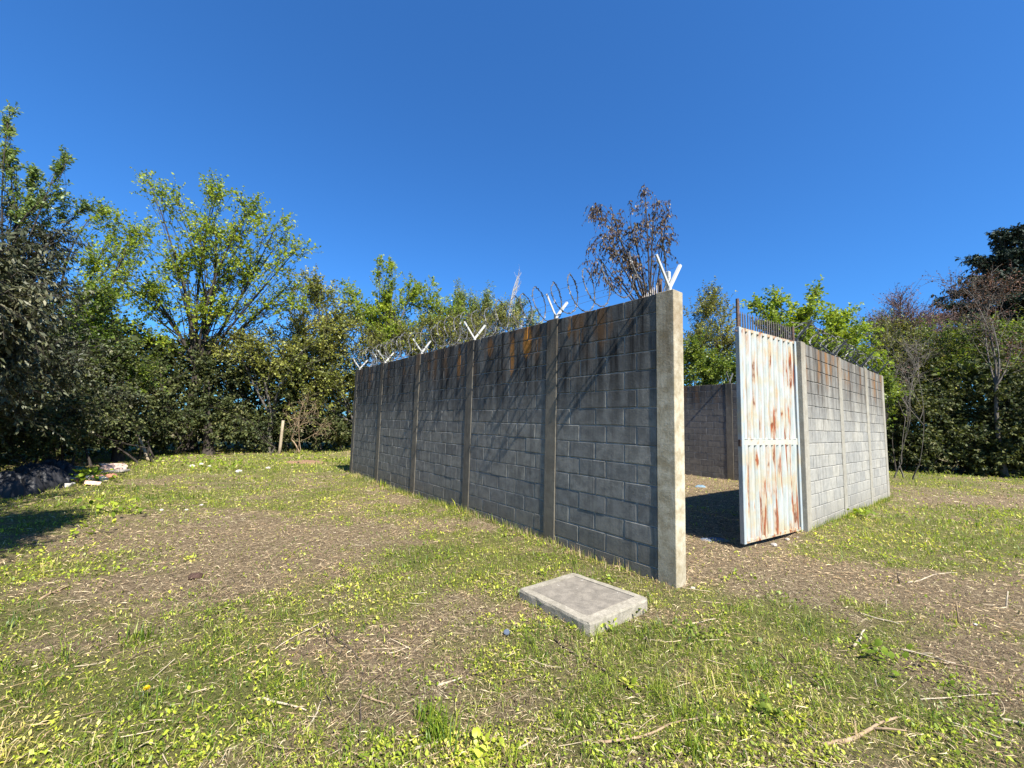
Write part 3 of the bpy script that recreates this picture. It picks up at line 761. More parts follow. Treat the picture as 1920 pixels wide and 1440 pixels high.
def tree(name, label, cat, base, lobes, leaf='mid', trunk_r=0.12, bark=None, fork=0.35, twigs=9, tl=0.55, leaves=9, ls=0.07, lw=0.32, up=0.35, droop=0.0,
         wig=0.25, group=None, shell=0.6, stems=1, spread=0.3, rnd_shift=0.0, trunk=True, tw_r=0.004, dens=1.5):
    if leaves > 2: leaves = int(leaves * 1.45)
    bark = bark or M_bark_dark
    base = np.array([base[0], base[1], float(height(np.array([base[0]]), np.array([base[1]]))[0])])
    root = empty(name, tuple(base)); tag(root, label, cat, group)
    tubesV, tubesF, off = [], [], 0
    def addt(P, R, sd):
        nonlocal off
        V, Fq = tubes(P, R, sd); tubesV.append(V); tubesF.append(Fq + off); off += len(V)
    lob = np.array(lobes, float)
    stems = min(stems, len(lob))
    cen = lob[:, :3]; allc = (cen * lob[:, 6:7]).sum(0) / lob[:, 6].sum()
    bases = base[None] + np.c_[rng.normal(0, spread if stems > 1 else 0, (stems, 2)), np.zeros(stems)]
    forks = bases + (allc - base)[None] * np.array([0.5, 0.5, 1])[None] * fork + rng.normal(0, 0.12 * (stems > 1) + 0.03, (stems, 3))
    forks[:, 2] = np.maximum(forks[:, 2], base[2] + 0.15)
    P = bez(bases, (bases + forks) / 2 + rng.normal(0, 0.06, (stems, 3)), forks, 8)
    bases[:, 2] -= 0.1
    P[:, 0] = bases
    rr = trunk_r / math.sqrt(stems)
    addt(P, np.linspace(rr * 1.15, rr * 0.8, 8)[None].repeat(stems, 0) * (1 + 0.5 * np.exp(-np.arange(8) * 1.2))[None], 8)
    S2, E2, R2 = [], [], []
    for li, L in enumerate(lob):
        f = forks[li % stems]
        c = L[:3]
        mid = (f + c) / 2; mid[:2] += (f - c)[:2] * 0.12; mid[2] += 0.05 * np.linalg.norm(c - f); mid += rng.normal(0, 0.10 * np.linalg.norm(c - f), 3)
        top = c + np.array([0, 0, L[5] * 0.55])
        limb = bez(f[None], mid[None], top[None], 12)
        lr = rr * (0.22 + 0.3 * min(1, L[3] / max(lob[:, 3].max(), 1e-3)))
        addt(limb, np.linspace(lr, max(lr * 0.18, tw_r), 12)[None], 6)
        n = int(L[6] * dens)
        d = unit(rng.normal(size=(n, 3))); rad = rng.random(n)[:, None] ** shell
        e = c + d * rad * L[3:6][None]
        e[:, 2] = np.maximum(e[:, 2], base[2] + 0.15)
        t = np.clip(rng.beta(2.2, 1.4, n), 0.1, 0.95); idx = np.minimum((t * 11).astype(int), 10)
        S2.append(limb[0][idx]); E2.append(e); R2.append(np.clip(lr * (1 - 0.8 * t) * 0.34, tw_r * 1.4, 0.045))
    S2, E2, R2 = np.concatenate(S2), np.concatenate(E2), np.maximum(np.concatenate(R2), tw_r * 1.6)
    D = np.linalg.norm(E2 - S2, axis=1)[:, None]
    M2 = (S2 + E2) / 2 + rng.normal(0, 1, S2.shape) * D * wig * 0.5 + np.array([0, 0, 1.0]) * D * (0.12 if up >= 0 else -0.1) * np.sign(1)
    sec = bez(S2, M2, E2, 6)
    addt(sec, R2[:, None] * np.linspace(1, 0.35, 6)[None], 4)
    n2 = len(sec)
    # twigs
    nt = n2 * twigs
    pi = np.repeat(np.arange(n2), twigs); t = rng.random(nt) ** 0.6
    t[::twigs] = 0.999
    k = np.minimum((t * 5).astype(int), 4); fr = (t * 5 - k)[:, None]
    st = sec[pi, k] * (1 - fr) + sec[pi, k + 1] * fr
    pd = unit(sec[pi, k + 1] - sec[pi, k])
    dd = unit(pd * 0.6 + unit(rng.normal(size=(nt, 3))) * 0.95 + np.array([0, 0, up]))
    ln = tl * (0.45 + 0.9 * rng.random(nt))[:, None]
    en = st + dd * ln + np.array([0, 0, -droop]) * ln
    mi = st + dd * ln * 0.55 + unit(rng.normal(size=(nt, 3))) * ln * wig * 0.4 + np.array([0, 0, droop * 0.2]) * ln
    tw = bez(st, mi, en, 4)
    addt(tw[:, [0, 2, 3]] if leaves > 2 else tw, (np.array([1, .65, .35]) if leaves > 2 else np.array([1, .8, .6, .35]))[None] * tw_r * (0.7 + 0.6 * rng.random((nt, 1))), 3)
    V = np.concatenate(tubesV) - base; Fq = np.concatenate(tubesF)
    link('trunk' if trunk else 'stems', mesh_np('trunk', V, Fq, bark, smooth=True), root)
    # leaves
    if leaves:
        N = nt * leaves
        ti = np.repeat(np.arange(nt), leaves); tt = np.tile((np.arange(leaves) + 0.8) / leaves, nt) + rng.normal(0, 0.03, N); tt = np.clip(tt, 0.05, 1)
        kk = np.minimum((tt * 3).astype(int), 2); ff = (tt * 3 - kk)[:, None]
        b = tw[ti, kk] * (1 - ff) + tw[ti, kk + 1] * ff
        td = unit(tw[ti, kk + 1] - tw[ti, kk])
        q = unit(rng.normal(size=(N, 3))); q = unit(q - (q * td).sum(1)[:, None] * td)
        ld = unit(td * 0.55 + q * 0.8 + np.array([0, 0, -0.15 - droop * 1.5]))
        Lf = ls * (0.55 + 0.75 * rng.random(N))[:, None]
        nn = unit(np.array([0, 0, 1.0]) + 0.75 * rng.normal(size=(N, 3)))
        s = unit(np.cross(ld, nn)); up_ = np.cross(s, ld)
        w = Lf * lw * (0.8 + 0.4 * rng.random((N, 1)))
        m = b + ld * Lf * 0.5 + up_ * Lf * 0.10
        V = np.stack([b, m - s * w, b + ld * Lf - up_ * Lf * 0.1, m + s * w], 1).reshape(-1, 3) - base
        r = np.clip(rng.random(N) * 0.8 + rng.random(nt)[ti] * 0.2 + rnd_shift, 0, 1)
        link('crown', mesh_np('crown', V, np.arange(N * 4).reshape(N, 4), LM[leaf], {'rnd': np.repeat(r, 4)}), root)
    return root

GL = 'trees and shrubs closing the left side'
GB = 'trees rising behind the dark wall'
GR = 'trees and shrubs behind the sunlit wall'
# --- left side
tree('tree', 'tall dark tree with long grey-brown leaves at the left edge, upright shoots on top', 'tree', (-9.9, 6.9),
     [(-9.22, 7.30, 3.96, 1.05, 1.05, 1.24, 46), (-9.02, 7.60, 2.84, 1.19, 1.19, 0.89, 34), (-9.71, 7.00, 4.71, 1.00, 1.00, 1.46, 30), (-9.66, 6.80, 2.57, 1.42, 1.42, 1.33, 26), (-8.75, 7.60, 4.61, 0.49, 0.49, 0.59, 12), (-9.52, 7.80, 1.83, 1.12, 1.12, 0.61, 20)],
     'olive', 0.16, tl=0.42, twigs=11, leaves=9, ls=0.085, lw=0.17, up=0.2, droop=0.25, fork=0.3, group=GL)
tree('tree', 'slender leafy shoots reaching highest into the sky at the left edge', 'tree', (-9.6, 7.4),
     [(-9.56, 7.20, 6.84, 0.05, 0.05, 0.52, 5), (-9.46, 7.20, 6.16, 0.13, 0.13, 0.42, 6), (-8.68, 7.40, 6.21, 0.05, 0.05, 0.34, 4), (-8.64, 7.40, 5.57, 0.15, 0.15, 0.29, 5), (-9.17, 7.40, 5.98, 0.12, 0.12, 0.15, 4), (-9.13, 7.40, 5.34, 0.43, 0.43, 0.43, 10), (-8.46, 7.80, 5.58, 0.16, 0.16, 0.25, 3)],
     'shoot', 0.07, tl=0.16, twigs=9, leaves=8, ls=0.065, lw=0.24, up=0.9, fork=0.6, group=GL, shell=0.9)
tree('tree', 'green tree with fine shoots between the dark left tree and the spreading lime tree', 'tree', (-14.6, 13.2),
     [(-14.60, 14.00, 8.60, 0.29, 0.29, 0.73, 7), (-14.41, 14.00, 7.03, 0.91, 0.91, 1.09, 18), (-14.04, 14.50, 8.06, 0.75, 0.75, 0.75, 12), (-14.05, 13.60, 5.00, 1.24, 1.24, 1.24, 20)],
     'lime', 0.14, tl=0.5, leaves=9, ls=0.085, up=0.5, group=GL)
tree('tree', 'spreading tree with fresh lime-green leaves and dark forked limbs above the ivy-clad trunk', 'tree', (-13.6, 17.6),
     [(-15.56, 16.50, 11.20, 0.56, 0.56, 0.21, 5), (-14.62, 16.80, 10.69, 0.79, 0.79, 0.44, 8), (-12.97, 17.00, 11.09, 0.84, 0.84, 0.53, 12), (-11.51, 17.00, 10.28, 0.80, 0.80, 0.66, 14), (-13.03, 17.00, 9.28, 1.55, 1.55, 0.88, 24), (-10.42, 17.20, 9.69, 1.12, 1.12, 0.67, 14), (-9.19, 17.00, 8.67, 0.58, 0.58, 0.58, 8),
      (-14.19, 16.60, 8.13, 1.51, 1.51, 1.08, 22), (-11.57, 17.40, 8.05, 1.81, 1.45, 1.13, 22), (-15.03, 16.00, 6.52, 1.87, 1.50, 1.25, 26), (-12.56, 17.40, 6.11, 2.26, 1.81, 1.13, 22), (-9.94, 17.60, 6.72, 1.37, 1.37, 1.15, 16), (-15.23, 15.80, 4.31, 1.85, 1.48, 1.03, 22)],
     'lime', 0.20, bark=M_bark_dark, dens=1.2, twigs=8, tl=0.6, leaves=8, ls=0.105, lw=0.36, up=0.3, fork=0.45, group=GL, tw_r=0.006)
tree('ivy_tree', 'dark ivy-covered trunk below the spreading lime tree', 'tree', (-11.9, 16.4),
     [(-12.47, 16.40, 3.42, 0.38, 0.38, 1.28, 14), (-12.26, 16.20, 1.70, 0.76, 0.76, 1.05, 16)], 'dark', 0.16, twigs=8, tl=0.3, leaves=9, ls=0.09, lw=0.4, fork=0.5, group=GL)
tree('tree', 'olive-yellow loose tree between the lime tree and the green shoots', 'tree', (-9.3, 20.0),
     [(-9.74, 19.50, 7.71, 1.27, 1.27, 1.02, 22), (-8.39, 19.60, 6.31, 1.28, 1.28, 1.28, 22), (-10.21, 19.20, 5.65, 2.00, 1.60, 1.50, 28), (-8.24, 19.40, 5.22, 1.51, 1.51, 1.77, 26), (-10.87, 18.80, 4.03, 1.71, 1.37, 1.22, 18)],
     'yellow', 0.16, bark=M_bark_grey, tl=0.65, leaves=8, ls=0.12, lw=0.3, up=0.5, group=GL, tw_r=0.006)
tree('tree', 'yellow-green thicket tree right above the dead branches beside the dark wall', 'tree', (-7.6, 20.6),
     [(-8.65, 19.50, 3.17, 1.52, 1.52, 1.27, 26), (-7.90, 20.00, 4.29, 1.04, 1.04, 1.56, 18), (-9.60, 19.00, 2.10, 1.48, 1.48, 0.99, 18), (-7.07, 20.50, 5.20, 1.33, 1.33, 1.33, 16)],
     'yellow', 0.12, bark=M_bark_grey, tl=0.6, leaves=8, ls=0.115, lw=0.28, up=0.4, group=GL, rnd_shift=-0.15)
tree('tree', 'mid-green bushy tree filling the gap below the lime tree on its left', 'tree', (-12.6, 13.4),
     [(-13.51, 12.60, 4.06, 1.15, 1.15, 0.98, 22), (-12.45, 13.20, 2.99, 1.03, 1.03, 0.86, 20), (-13.38, 13.00, 5.21, 0.85, 0.85, 0.68, 12)], 'mid', 0.12, tl=0.5, leaves=8, ls=0.095, up=0.3, group=GL, rnd_shift=-0.2)
tree('tree', 'yellowish leafy tree below the right half of the lime tree', 'tree', (-10.6, 18.2),
     [(-11.50, 17.80, 4.34, 1.39, 1.39, 1.16, 24), (-10.03, 18.20, 3.73, 1.42, 1.42, 1.18, 24), (-12.48, 17.80, 4.79, 1.16, 1.16, 0.93, 14), (-9.09, 18.60, 4.54, 1.21, 1.21, 1.21, 20)], 'yellow', 0.12, bark=M_bark_grey, tl=0.55, leaves=8, ls=0.11, up=0.4, group=GL, rnd_shift=-0.1, tw_r=0.006)
SH = 'dark undergrowth shrubs along the left edge of the clearing'
sh = [
 ((-11.6, 9.6), [(-11.13, 9.40, 1.17, 1.47, 1.47, 0.86, 34), (-10.97, 10.20, 1.69, 1.19, 1.19, 1.06, 30), (-11.55, 8.60, 1.39, 1.34, 1.34, 1.34, 24)], 'dark glossy shrub behind the black plastic heap'),
 ((-12.6, 12.0), [(-12.53, 12.60, 1.43, 1.48, 1.48, 1.15, 34), (-12.60, 13.20, 2.81, 1.37, 1.37, 1.20, 28), (-13.50, 12.40, 3.02, 1.29, 1.29, 0.97, 24)], 'dark glossy shrub left of the leaning wooden post'),
 ((-12.4, 15.4), [(-12.87, 15.60, 1.27, 1.42, 1.42, 1.42, 30), (-13.81, 16.00, 3.12, 1.46, 1.46, 1.25, 24)], 'dark shrub directly behind the leaning wooden post'),
 ((-10.9, 17.4), [(-11.89, 17.40, 1.30, 1.59, 1.59, 1.36, 34), (-12.10, 17.80, 3.15, 1.39, 1.39, 1.39, 22)], 'dark shrub between the two wooden posts'),
 ((-9.9, 19.0), [(-10.21, 18.80, 1.83, 1.47, 1.47, 1.47, 26), (-10.73, 18.20, 0.63, 1.42, 1.42, 0.71, 16)], 'dark shrub behind the upright wooden post'),
 ((-8.2, 20.2), [(-8.31, 19.60, 1.15, 1.28, 1.28, 1.28, 26)], 'low dark shrub squeezed against the far end of the dark wall'),
]
for i, (b0, lb, lab) in enumerate(sh):
    tree('shrub', lab, 'shrub', b0, lb, 'dark', 0.045, twigs=9, tl=0.42, leaves=9, ls=[0.07, 0.085, 0.10, 0.11, 0.11, 0.12][i], lw=0.34, up=0.1, droop=0.15, fork=0.25, stems=4, spread=0.4, group=SH, trunk=False, shell=0.45, rnd_shift=0.0)
tree('shrub', 'grey-green leafy shrub low in front of the left thicket', 'shrub', (-11.7, 13.3), [(-12.58, 12.00, 1.65, 0.94, 0.94, 0.47, 18), (-11.99, 12.40, 2.00, 0.81, 0.81, 0.42, 14), (-12.40, 11.20, 1.12, 0.73, 0.73, 0.38, 12)], 'olive', 0.05, twigs=8, tl=0.35, leaves=8, ls=0.085, lw=0.33, stems=4, group=SH, trunk=False, rnd_shift=0.08)
# trees standing just outside the left edge of the picture, their shade falls on the lawn
tree('tree', 'nearest dark tree whose long narrow leaves hang into the left edge and shade the lawn', 'tree', (-6.3, 2.6),
     [(-4.7, 2.7, 3.3, 0.5, 0.5, 0.35, 26), (-4.3, 2.3, 3.4, 0.5, 0.4, 0.35, 24), (-5.4, 3.2, 3.2, 0.6, 0.5, 0.35, 26), (-5.9, 4.3, 2.3, 0.6, 0.6, 0.5, 26), (-4.95, 3.2, 2.9, 0.5, 0.4, 0.4, 26), (-5.3, 3.9, 2.6, 0.6, 0.5, 0.45, 26), (-5.1, 2.6, 3.2, 0.5, 0.5, 0.4, 18), (-5.49, 4.00, 2.97, 0.47, 0.47, 0.57, 36), (-5.33, 4.20, 2.54, 0.27, 0.27, 0.44, 24), (-5.57, 4.30, 1.98, 0.34, 0.34, 0.34, 18), (-5.9, 3.6, 2.4, 0.8, 0.7, 0.7, 26), (-6.8, 4.4, 2.7, 1.0, 0.9, 0.8, 30), (-7.6, 5.6, 3.1, 1.0, 0.9, 0.9, 26)],
     'olive', 0.12, twigs=8, tl=0.34, leaves=9, ls=0.075, lw=0.17, up=0.1, droop=0.35, group=GL)
# --- behind the dark wall
tree('tree', 'young green tree with two upright leaders above the dark wall', 'tree', (-6.4, 20.6),
     [(-6.20, 20.00, 9.21, 0.21, 0.21, 0.68, 5), (-6.81, 20.00, 9.20, 0.21, 0.21, 0.47, 4), (-6.45, 20.00, 7.56, 0.68, 0.68, 1.30, 14), (-8.32, 20.00, 7.51, 0.47, 0.47, 1.30, 9), (-5.05, 20.50, 8.17, 0.96, 0.96, 1.07, 14), (-5.89, 20.00, 5.94, 1.82, 1.46, 1.04, 22), (-7.24, 20.00, 6.45, 1.15, 1.15, 1.30, 18), (-6.32, 20.40, 6.85, 1.59, 1.59, 1.06, 22)],
     'lime', 0.16, bark=M_bark_grey, tl=0.42, leaves=10, ls=0.10, lw=0.34, up=0.7, fork=0.5, group=GB, tw_r=0.006, rnd_shift=-0.1, dens=1.4)
tree('tree', 'leafy round-topped green tree behind the fourth bracket', 'tree', (-4.6, 22.0),
     [(-4.70, 21.50, 8.07, 0.95, 0.95, 1.01, 14), (-3.78, 21.50, 6.63, 1.29, 1.29, 1.40, 18), (-5.06, 21.00, 5.91, 1.64, 1.31, 1.09, 20), (-3.54, 21.60, 7.25, 1.41, 1.41, 1.12, 20)], 'lime', 0.14, bark=M_bark_grey, tl=0.45, leaves=9, ls=0.10, lw=0.34, up=0.6, group=GB, tw_r=0.006, rnd_shift=-0.12, dens=1.4)
tree('tree', 'feathery willow-like shoots above the middle of the dark wall', 'tree', (-2.4, 23.0),
     [(-3.05, 22.50, 8.11, 0.41, 0.41, 1.05, 12), (-2.25, 22.50, 7.52, 0.47, 0.47, 1.17, 12), (-1.46, 22.50, 7.85, 0.41, 0.41, 1.05, 10), (-2.73, 22.50, 5.99, 1.46, 1.46, 0.88, 14), (-0.69, 22.50, 7.26, 0.59, 0.59, 1.05, 10)],
     'shoot', 0.10, bark=M_bark_grey, tl=0.6, leaves=9, ls=0.14, lw=0.16, up=2.2, fork=0.3, stems=4, spread=0.5, dens=2.2, group=GB, tw_r=0.007, rnd_shift=0.2)
tree('tree', 'thin green shoots beside the bare pale stem above the dark wall', 'tree', (-0.2, 23.5),
     [(0.35, 23.00, 7.73, 0.60, 0.60, 1.02, 12), (1.13, 23.00, 7.13, 0.66, 0.66, 0.78, 10), (-0.97, 23.00, 6.14, 1.20, 1.20, 0.72, 12)], 'shoot', 0.08, bark=M_bark_grey, tl=0.55, leaves=8, ls=0.13, lw=0.18, up=1.8, stems=3, spread=0.5, dens=2.0, group=GB, tw_r=0.007, rnd_shift=0.2)
tree('tree', 'pale olive bushy growth low behind the far half of the dark wall', 'tree', (-4.0, 20.5),
     [(-6.72, 19.50, 5.02, 1.27, 1.27, 1.02, 26), (-5.34, 20.00, 5.56, 1.30, 1.30, 1.15, 28), (-3.59, 20.50, 5.98, 1.33, 1.33, 1.17, 28), (-2.02, 21.00, 6.42, 1.09, 1.09, 1.09, 24), (-0.38, 21.50, 7.01, 1.12, 1.12, 0.95, 20)], 'yellow', 0.10, bark=M_bark_grey, tl=0.6, leaves=8, ls=0.09, lw=0.3, up=0.9, fork=0.3, stems=4, spread=0.8, group=GB, tw_r=0.006, rnd_shift=-0.05)
tree('dead_tree', 'bare pale dead stem rising above the dark wall', 'dead tree', (0.2, 22.0),
     [(0.18, 22.00, 9.26, 0.17, 0.17, 0.74, 7), (0.14, 22.00, 7.16, 0.14, 0.14, 1.15, 4)], 'brown', 0.10, bark=M_bark_pale, tl=0.35, leaves=0, twigs=5, up=1.6, group=GB, tw_r=0.008)
tree('tree', 'sparse tree with drooping brown leaves above the near corner post', 'tree', (4.9, 13.6),
     [(4.41, 13.50, 9.83, 0.18, 0.18, 0.25, 4), (4.77, 13.50, 9.16, 0.60, 0.60, 0.49, 10), (3.24, 13.50, 8.92, 0.74, 0.74, 0.42, 10), (2.63, 13.50, 9.10, 0.25, 0.25, 0.18, 3), (3.89, 13.50, 8.27, 0.88, 0.88, 0.56, 15), (2.86, 13.40, 7.81, 0.45, 0.45, 0.52, 8), (2.68, 13.40, 7.06, 0.24, 0.24, 0.63, 5), (5.21, 13.60, 8.93, 0.39, 0.39, 0.46, 6),
      (4.07, 13.50, 7.14, 0.53, 0.53, 0.46, 7), (5.26, 13.50, 8.12, 0.21, 0.21, 0.53, 4), (3.29, 13.30, 6.48, 0.69, 0.69, 0.45, 4), (3.61, 13.50, 7.50, 0.70, 0.70, 0.35, 7)],
     'brown', 0.10, bark=M_bark_dark, twigs=6, tl=0.36, leaves=7, ls=0.105, lw=0.19, up=-0.3, droop=0.8, fork=0.62, group=GB, tw_r=0.0045, shell=0.75, dens=1.0)
# --- seen above and through the gate opening
tree('tree', 'olive-brown tree filling the gap between the corner post and the gate', 'tree', (7.6, 18.0),
     [(8.42, 17.50, 6.71, 1.14, 1.14, 0.68, 20), (7.81, 17.00, 4.95, 1.11, 1.11, 1.11, 28), (9.27, 17.20, 5.25, 0.90, 0.90, 1.34, 26), (8.78, 17.50, 7.20, 0.36, 0.36, 0.59, 8)],
     'yellow', 0.13, bark=M_bark_grey, twigs=8, tl=0.55, leaves=9, ls=0.10, lw=0.24, up=0.9, fork=0.3, stems=3, spread=0.4, group=GR, tw_r=0.005, rnd_shift=-0.1)
tree('shrub', 'dark green shrub topping the inner wall inside the gate gap', 'shrub', (7.6, 15.9), [(7.56, 15.60, 3.85, 1.02, 1.02, 0.61, 26), (7.14, 16.00, 4.53, 0.62, 0.62, 0.83, 12), (8.69, 15.60, 3.88, 0.61, 0.61, 0.61, 12)],
     'mid', 0.07, twigs=9, tl=0.4, leaves=9, ls=0.09, lw=0.34, stems=3, group=GR, trunk=False, rnd_shift=-0.1)
# --- right side
tree('tree', 'bright green leafy tree rising behind the gate and the sunlit wall', 'tree', (11.3, 15.6),
     [(11.35, 15.00, 6.80, 0.23, 0.23, 0.31, 4), (9.02, 15.00, 6.19, 0.43, 0.43, 0.27, 6), (9.83, 15.00, 6.35, 0.51, 0.51, 0.31, 6), (10.71, 15.00, 5.86, 0.88, 0.88, 0.43, 14), (11.90, 15.00, 5.69, 0.98, 0.98, 0.51, 16), (12.46, 15.00, 4.90, 1.17, 1.17, 0.70, 24), (10.77, 14.60, 4.77, 0.95, 0.95, 0.65, 20), (9.56, 14.80, 5.38, 0.77, 0.77, 0.46, 12), (13.21, 15.00, 4.12, 0.78, 0.78, 0.51, 14)],
     'lime', 0.15, bark=M_bark_grey, twigs=8, tl=0.38, leaves=9, ls=0.10, lw=0.38, up=0.3, fork=0.5, group=GR, rnd_shift=-0.08)
tree('shrub', 'dark leafy shrub pressing over the top of the sunlit wall', 'shrub', (11.4, 13.3), [(10.65, 13.50, 4.01, 1.05, 1.05, 0.60, 22), (11.60, 13.60, 3.51, 0.88, 0.88, 0.53, 20), (12.28, 13.60, 2.99, 0.71, 0.71, 0.71, 20), (9.70, 13.40, 4.32, 0.52, 0.52, 0.42, 10)],
     'mid', 0.08, twigs=9, tl=0.36, leaves=9, ls=0.075, lw=0.34, stems=4, group=GR, trunk=False, rnd_shift=-0.15)
tree('tree', 'dull olive tree filling the space right of the sunlit wall', 'tree', (17.2, 19.0),
     [(18.08, 18.60, 4.53, 1.21, 1.21, 1.21, 26), (17.34, 18.80, 5.54, 1.22, 1.22, 0.98, 20), (19.11, 18.40, 4.78, 1.20, 1.20, 1.20, 22), (17.39, 18.00, 2.77, 1.41, 1.41, 0.94, 20)], 'yellow', 0.14, bark=M_bark_grey, tl=0.6, leaves=8, ls=0.11, lw=0.28, up=0.5, group=GR, rnd_shift=-0.25, tw_r=0.007)
tree('tree', 'green-brown twiggy tree under the purple-brown crown', 'tree', (19.6, 21.0),
     [(19.05, 20.60, 6.75, 1.07, 1.07, 0.80, 16), (20.18, 20.40, 6.19, 1.33, 1.33, 0.80, 20), (21.59, 20.00, 5.34, 1.56, 1.56, 1.04, 24), (23.48, 20.00, 5.93, 1.56, 1.56, 1.30, 24), (25.36, 20.00, 6.25, 1.30, 1.30, 1.56, 20)], 'yellow', 0.14, bark=M_bark_grey, tl=0.7, leaves=6, ls=0.12, lw=0.28, up=0.6, group=GR, rnd_shift=-0.3, tw_r=0.008)
tree('bare_tree', 'leafless purple-brown tree top behind the green tree', 'bare tree', (21.0, 24.0),
     [(23.49, 24.00, 7.97, 1.87, 1.50, 1.25, 34), (21.89, 24.00, 7.93, 1.25, 1.25, 0.94, 18), (25.11, 24.00, 8.34, 1.25, 1.25, 0.94, 18), (23.27, 24.00, 9.60, 0.94, 0.94, 0.50, 8), (26.29, 24.00, 7.08, 1.56, 1.56, 1.25, 18)],
     'red', 0.14, bark=M_bark_purple, twigs=16, tl=0.95, leaves=2, ls=0.10, lw=0.3, up=0.6, wig=0.35, group=GR, tw_r=0.011, fork=0.3)
tree('bare_tree', 'grey leafless shrub slanting up to the right beside the far end of the sunlit wall', 'bare shrub', (13.4, 14.2),
     [(14.08, 14.50, 3.68, 0.94, 0.94, 0.57, 16), (15.01, 14.80, 4.53, 0.77, 0.77, 0.58, 12), (14.25, 14.80, 4.91, 0.58, 0.58, 0.46, 8)], 'red', 0.035, bark=M_bark_grey, dens=0.9, twigs=8, tl=0.6, leaves=1, ls=0.05, up=0.3, stems=4, group=GR, tw_r=0.006, fork=0.15)
tree('bare_tree', 'pale-trunked dead tree leaning among the right-hand shrubs with reddish twigs on top', 'bare tree', (18.6, 15.6),
     [(19.05, 17.00, 8.02, 1.33, 1.33, 0.35, 14), (20.36, 16.60, 7.69, 1.08, 1.08, 0.56, 18), (19.35, 16.40, 6.25, 1.28, 1.28, 1.07, 14), (19.83, 16.00, 4.87, 0.83, 0.83, 0.83, 10)], 'red', 0.07, dens=1.0, bark=M_bark_grey, twigs=10, tl=0.55, leaves=4, ls=0.07, up=0.3, group=GR, fork=0.5, tw_r=0.006)
# cedar far behind
def cedar():
    lb = []
    cx, cy = (50.21, 40.00, 15.27)[:2]
    top = (50.97, 40.00, 22.54)[2]
    R = random.Random(4)
    z = 11.0; k = 0
    while z < top:
        f = (top - z) / (top - 5)
        n = 7
        for i in range(n):
            a = 2 * PI * i / n + k * 0.7 + R.uniform(-.2, .2); rr = min(9.5, 1.2 + 17.0 * f) * R.uniform(0.65, 1.1)
            lb.append((cx + math.cos(a) * rr * 0.6, cy + math.sin(a) * rr * 0.6, z - 0.12 * rr + R.uniform(-.3, .3), rr * 0.5 * abs(math.cos(a)) + 0.3, rr * 0.5 * abs(math.sin(a)) + 0.2, 0.12, int(8 + rr * 5)))
        z += 2.0 + 0.6 * f; k += 1
    tree('conifer', 'dark layered cedar standing far behind at the right edge', 'conifer', (cx, cy), lb, 'cedar', 0.5, twigs=4, tl=0.5, leaves=7, ls=0.36, lw=0.2, up=-0.15, droop=0.25, fork=0.9, dens=1, group=GR, tw_r=0.015, wig=0.15, shell=0.5)
cedar()
SHR = 'dark shrubs closing the right side of the clearing'
sh = [
 ((15.6, 17.4), [(16.76, 17.00, 1.18, 1.33, 1.33, 1.33, 34), (17.05, 17.40, 2.97, 1.36, 1.36, 1.13, 24)], 'dark', 'dark shrub just right of the far end of the sunlit wall'),
 ((17.0, 16.9), [(18.09, 16.60, 1.23, 1.30, 1.30, 1.30, 36), (18.44, 17.00, 2.98, 1.33, 1.33, 1.11, 26)], 'dark', 'dark glossy shrub in the middle of the right-hand hedge'),
 ((18.2, 15.6), [(18.84, 15.80, 1.09, 1.23, 1.23, 1.23, 34), (19.43, 16.00, 2.74, 1.25, 1.25, 1.25, 26)], 'dark', 'dark glossy shrub at the right edge of the hedge'),
 ((19.6, 14.4), [(19.63, 15.00, 1.16, 1.37, 1.37, 1.37, 24), (19.82, 15.00, 3.10, 1.37, 1.37, 1.37, 20)], 'dark', 'dark shrub running out of the picture on the right'),
]
for i, (b0, lb, lf, lab) in enumerate(sh):
    tree('shrub', lab, 'shrub', b0, lb, lf, 0.045, twigs=9, tl=0.45, leaves=9, ls=0.11, lw=0.34, up=0.1, droop=0.1, fork=0.25, stems=4, spread=0.4, group=SHR, trunk=False, shell=0.45, rnd_shift=0.03)
tree('tree', 'loose green tree above the right-hand hedge, left of the dead tree', 'tree', (19.0, 18.6),
     [(20.15, 18.60, 6.08, 1.45, 1.45, 0.73, 20), (20.09, 18.20, 4.53, 1.66, 1.33, 0.95, 26), (18.84, 18.40, 4.28, 1.20, 1.20, 0.96, 20)], 'mid', 0.14, bark=M_bark_grey, tl=0.6, leaves=8, ls=0.10, lw=0.3, up=0.4, group=GR, rnd_shift=-0.12, tw_r=0.006)
tree('tree', 'loose green tree above the right-hand hedge under the cedar', 'tree', (21.0, 17.4),
     [(20.96, 17.60, 6.12, 1.15, 1.15, 0.69, 18), (21.03, 17.20, 4.42, 1.34, 1.34, 0.90, 26), (22.30, 17.40, 5.64, 1.13, 1.13, 1.13, 18)], 'mid', 0.14, bark=M_bark_grey, tl=0.6, leaves=8, ls=0.10, lw=0.3, up=0.4, group=GR, rnd_shift=-0.12, tw_r=0.006)

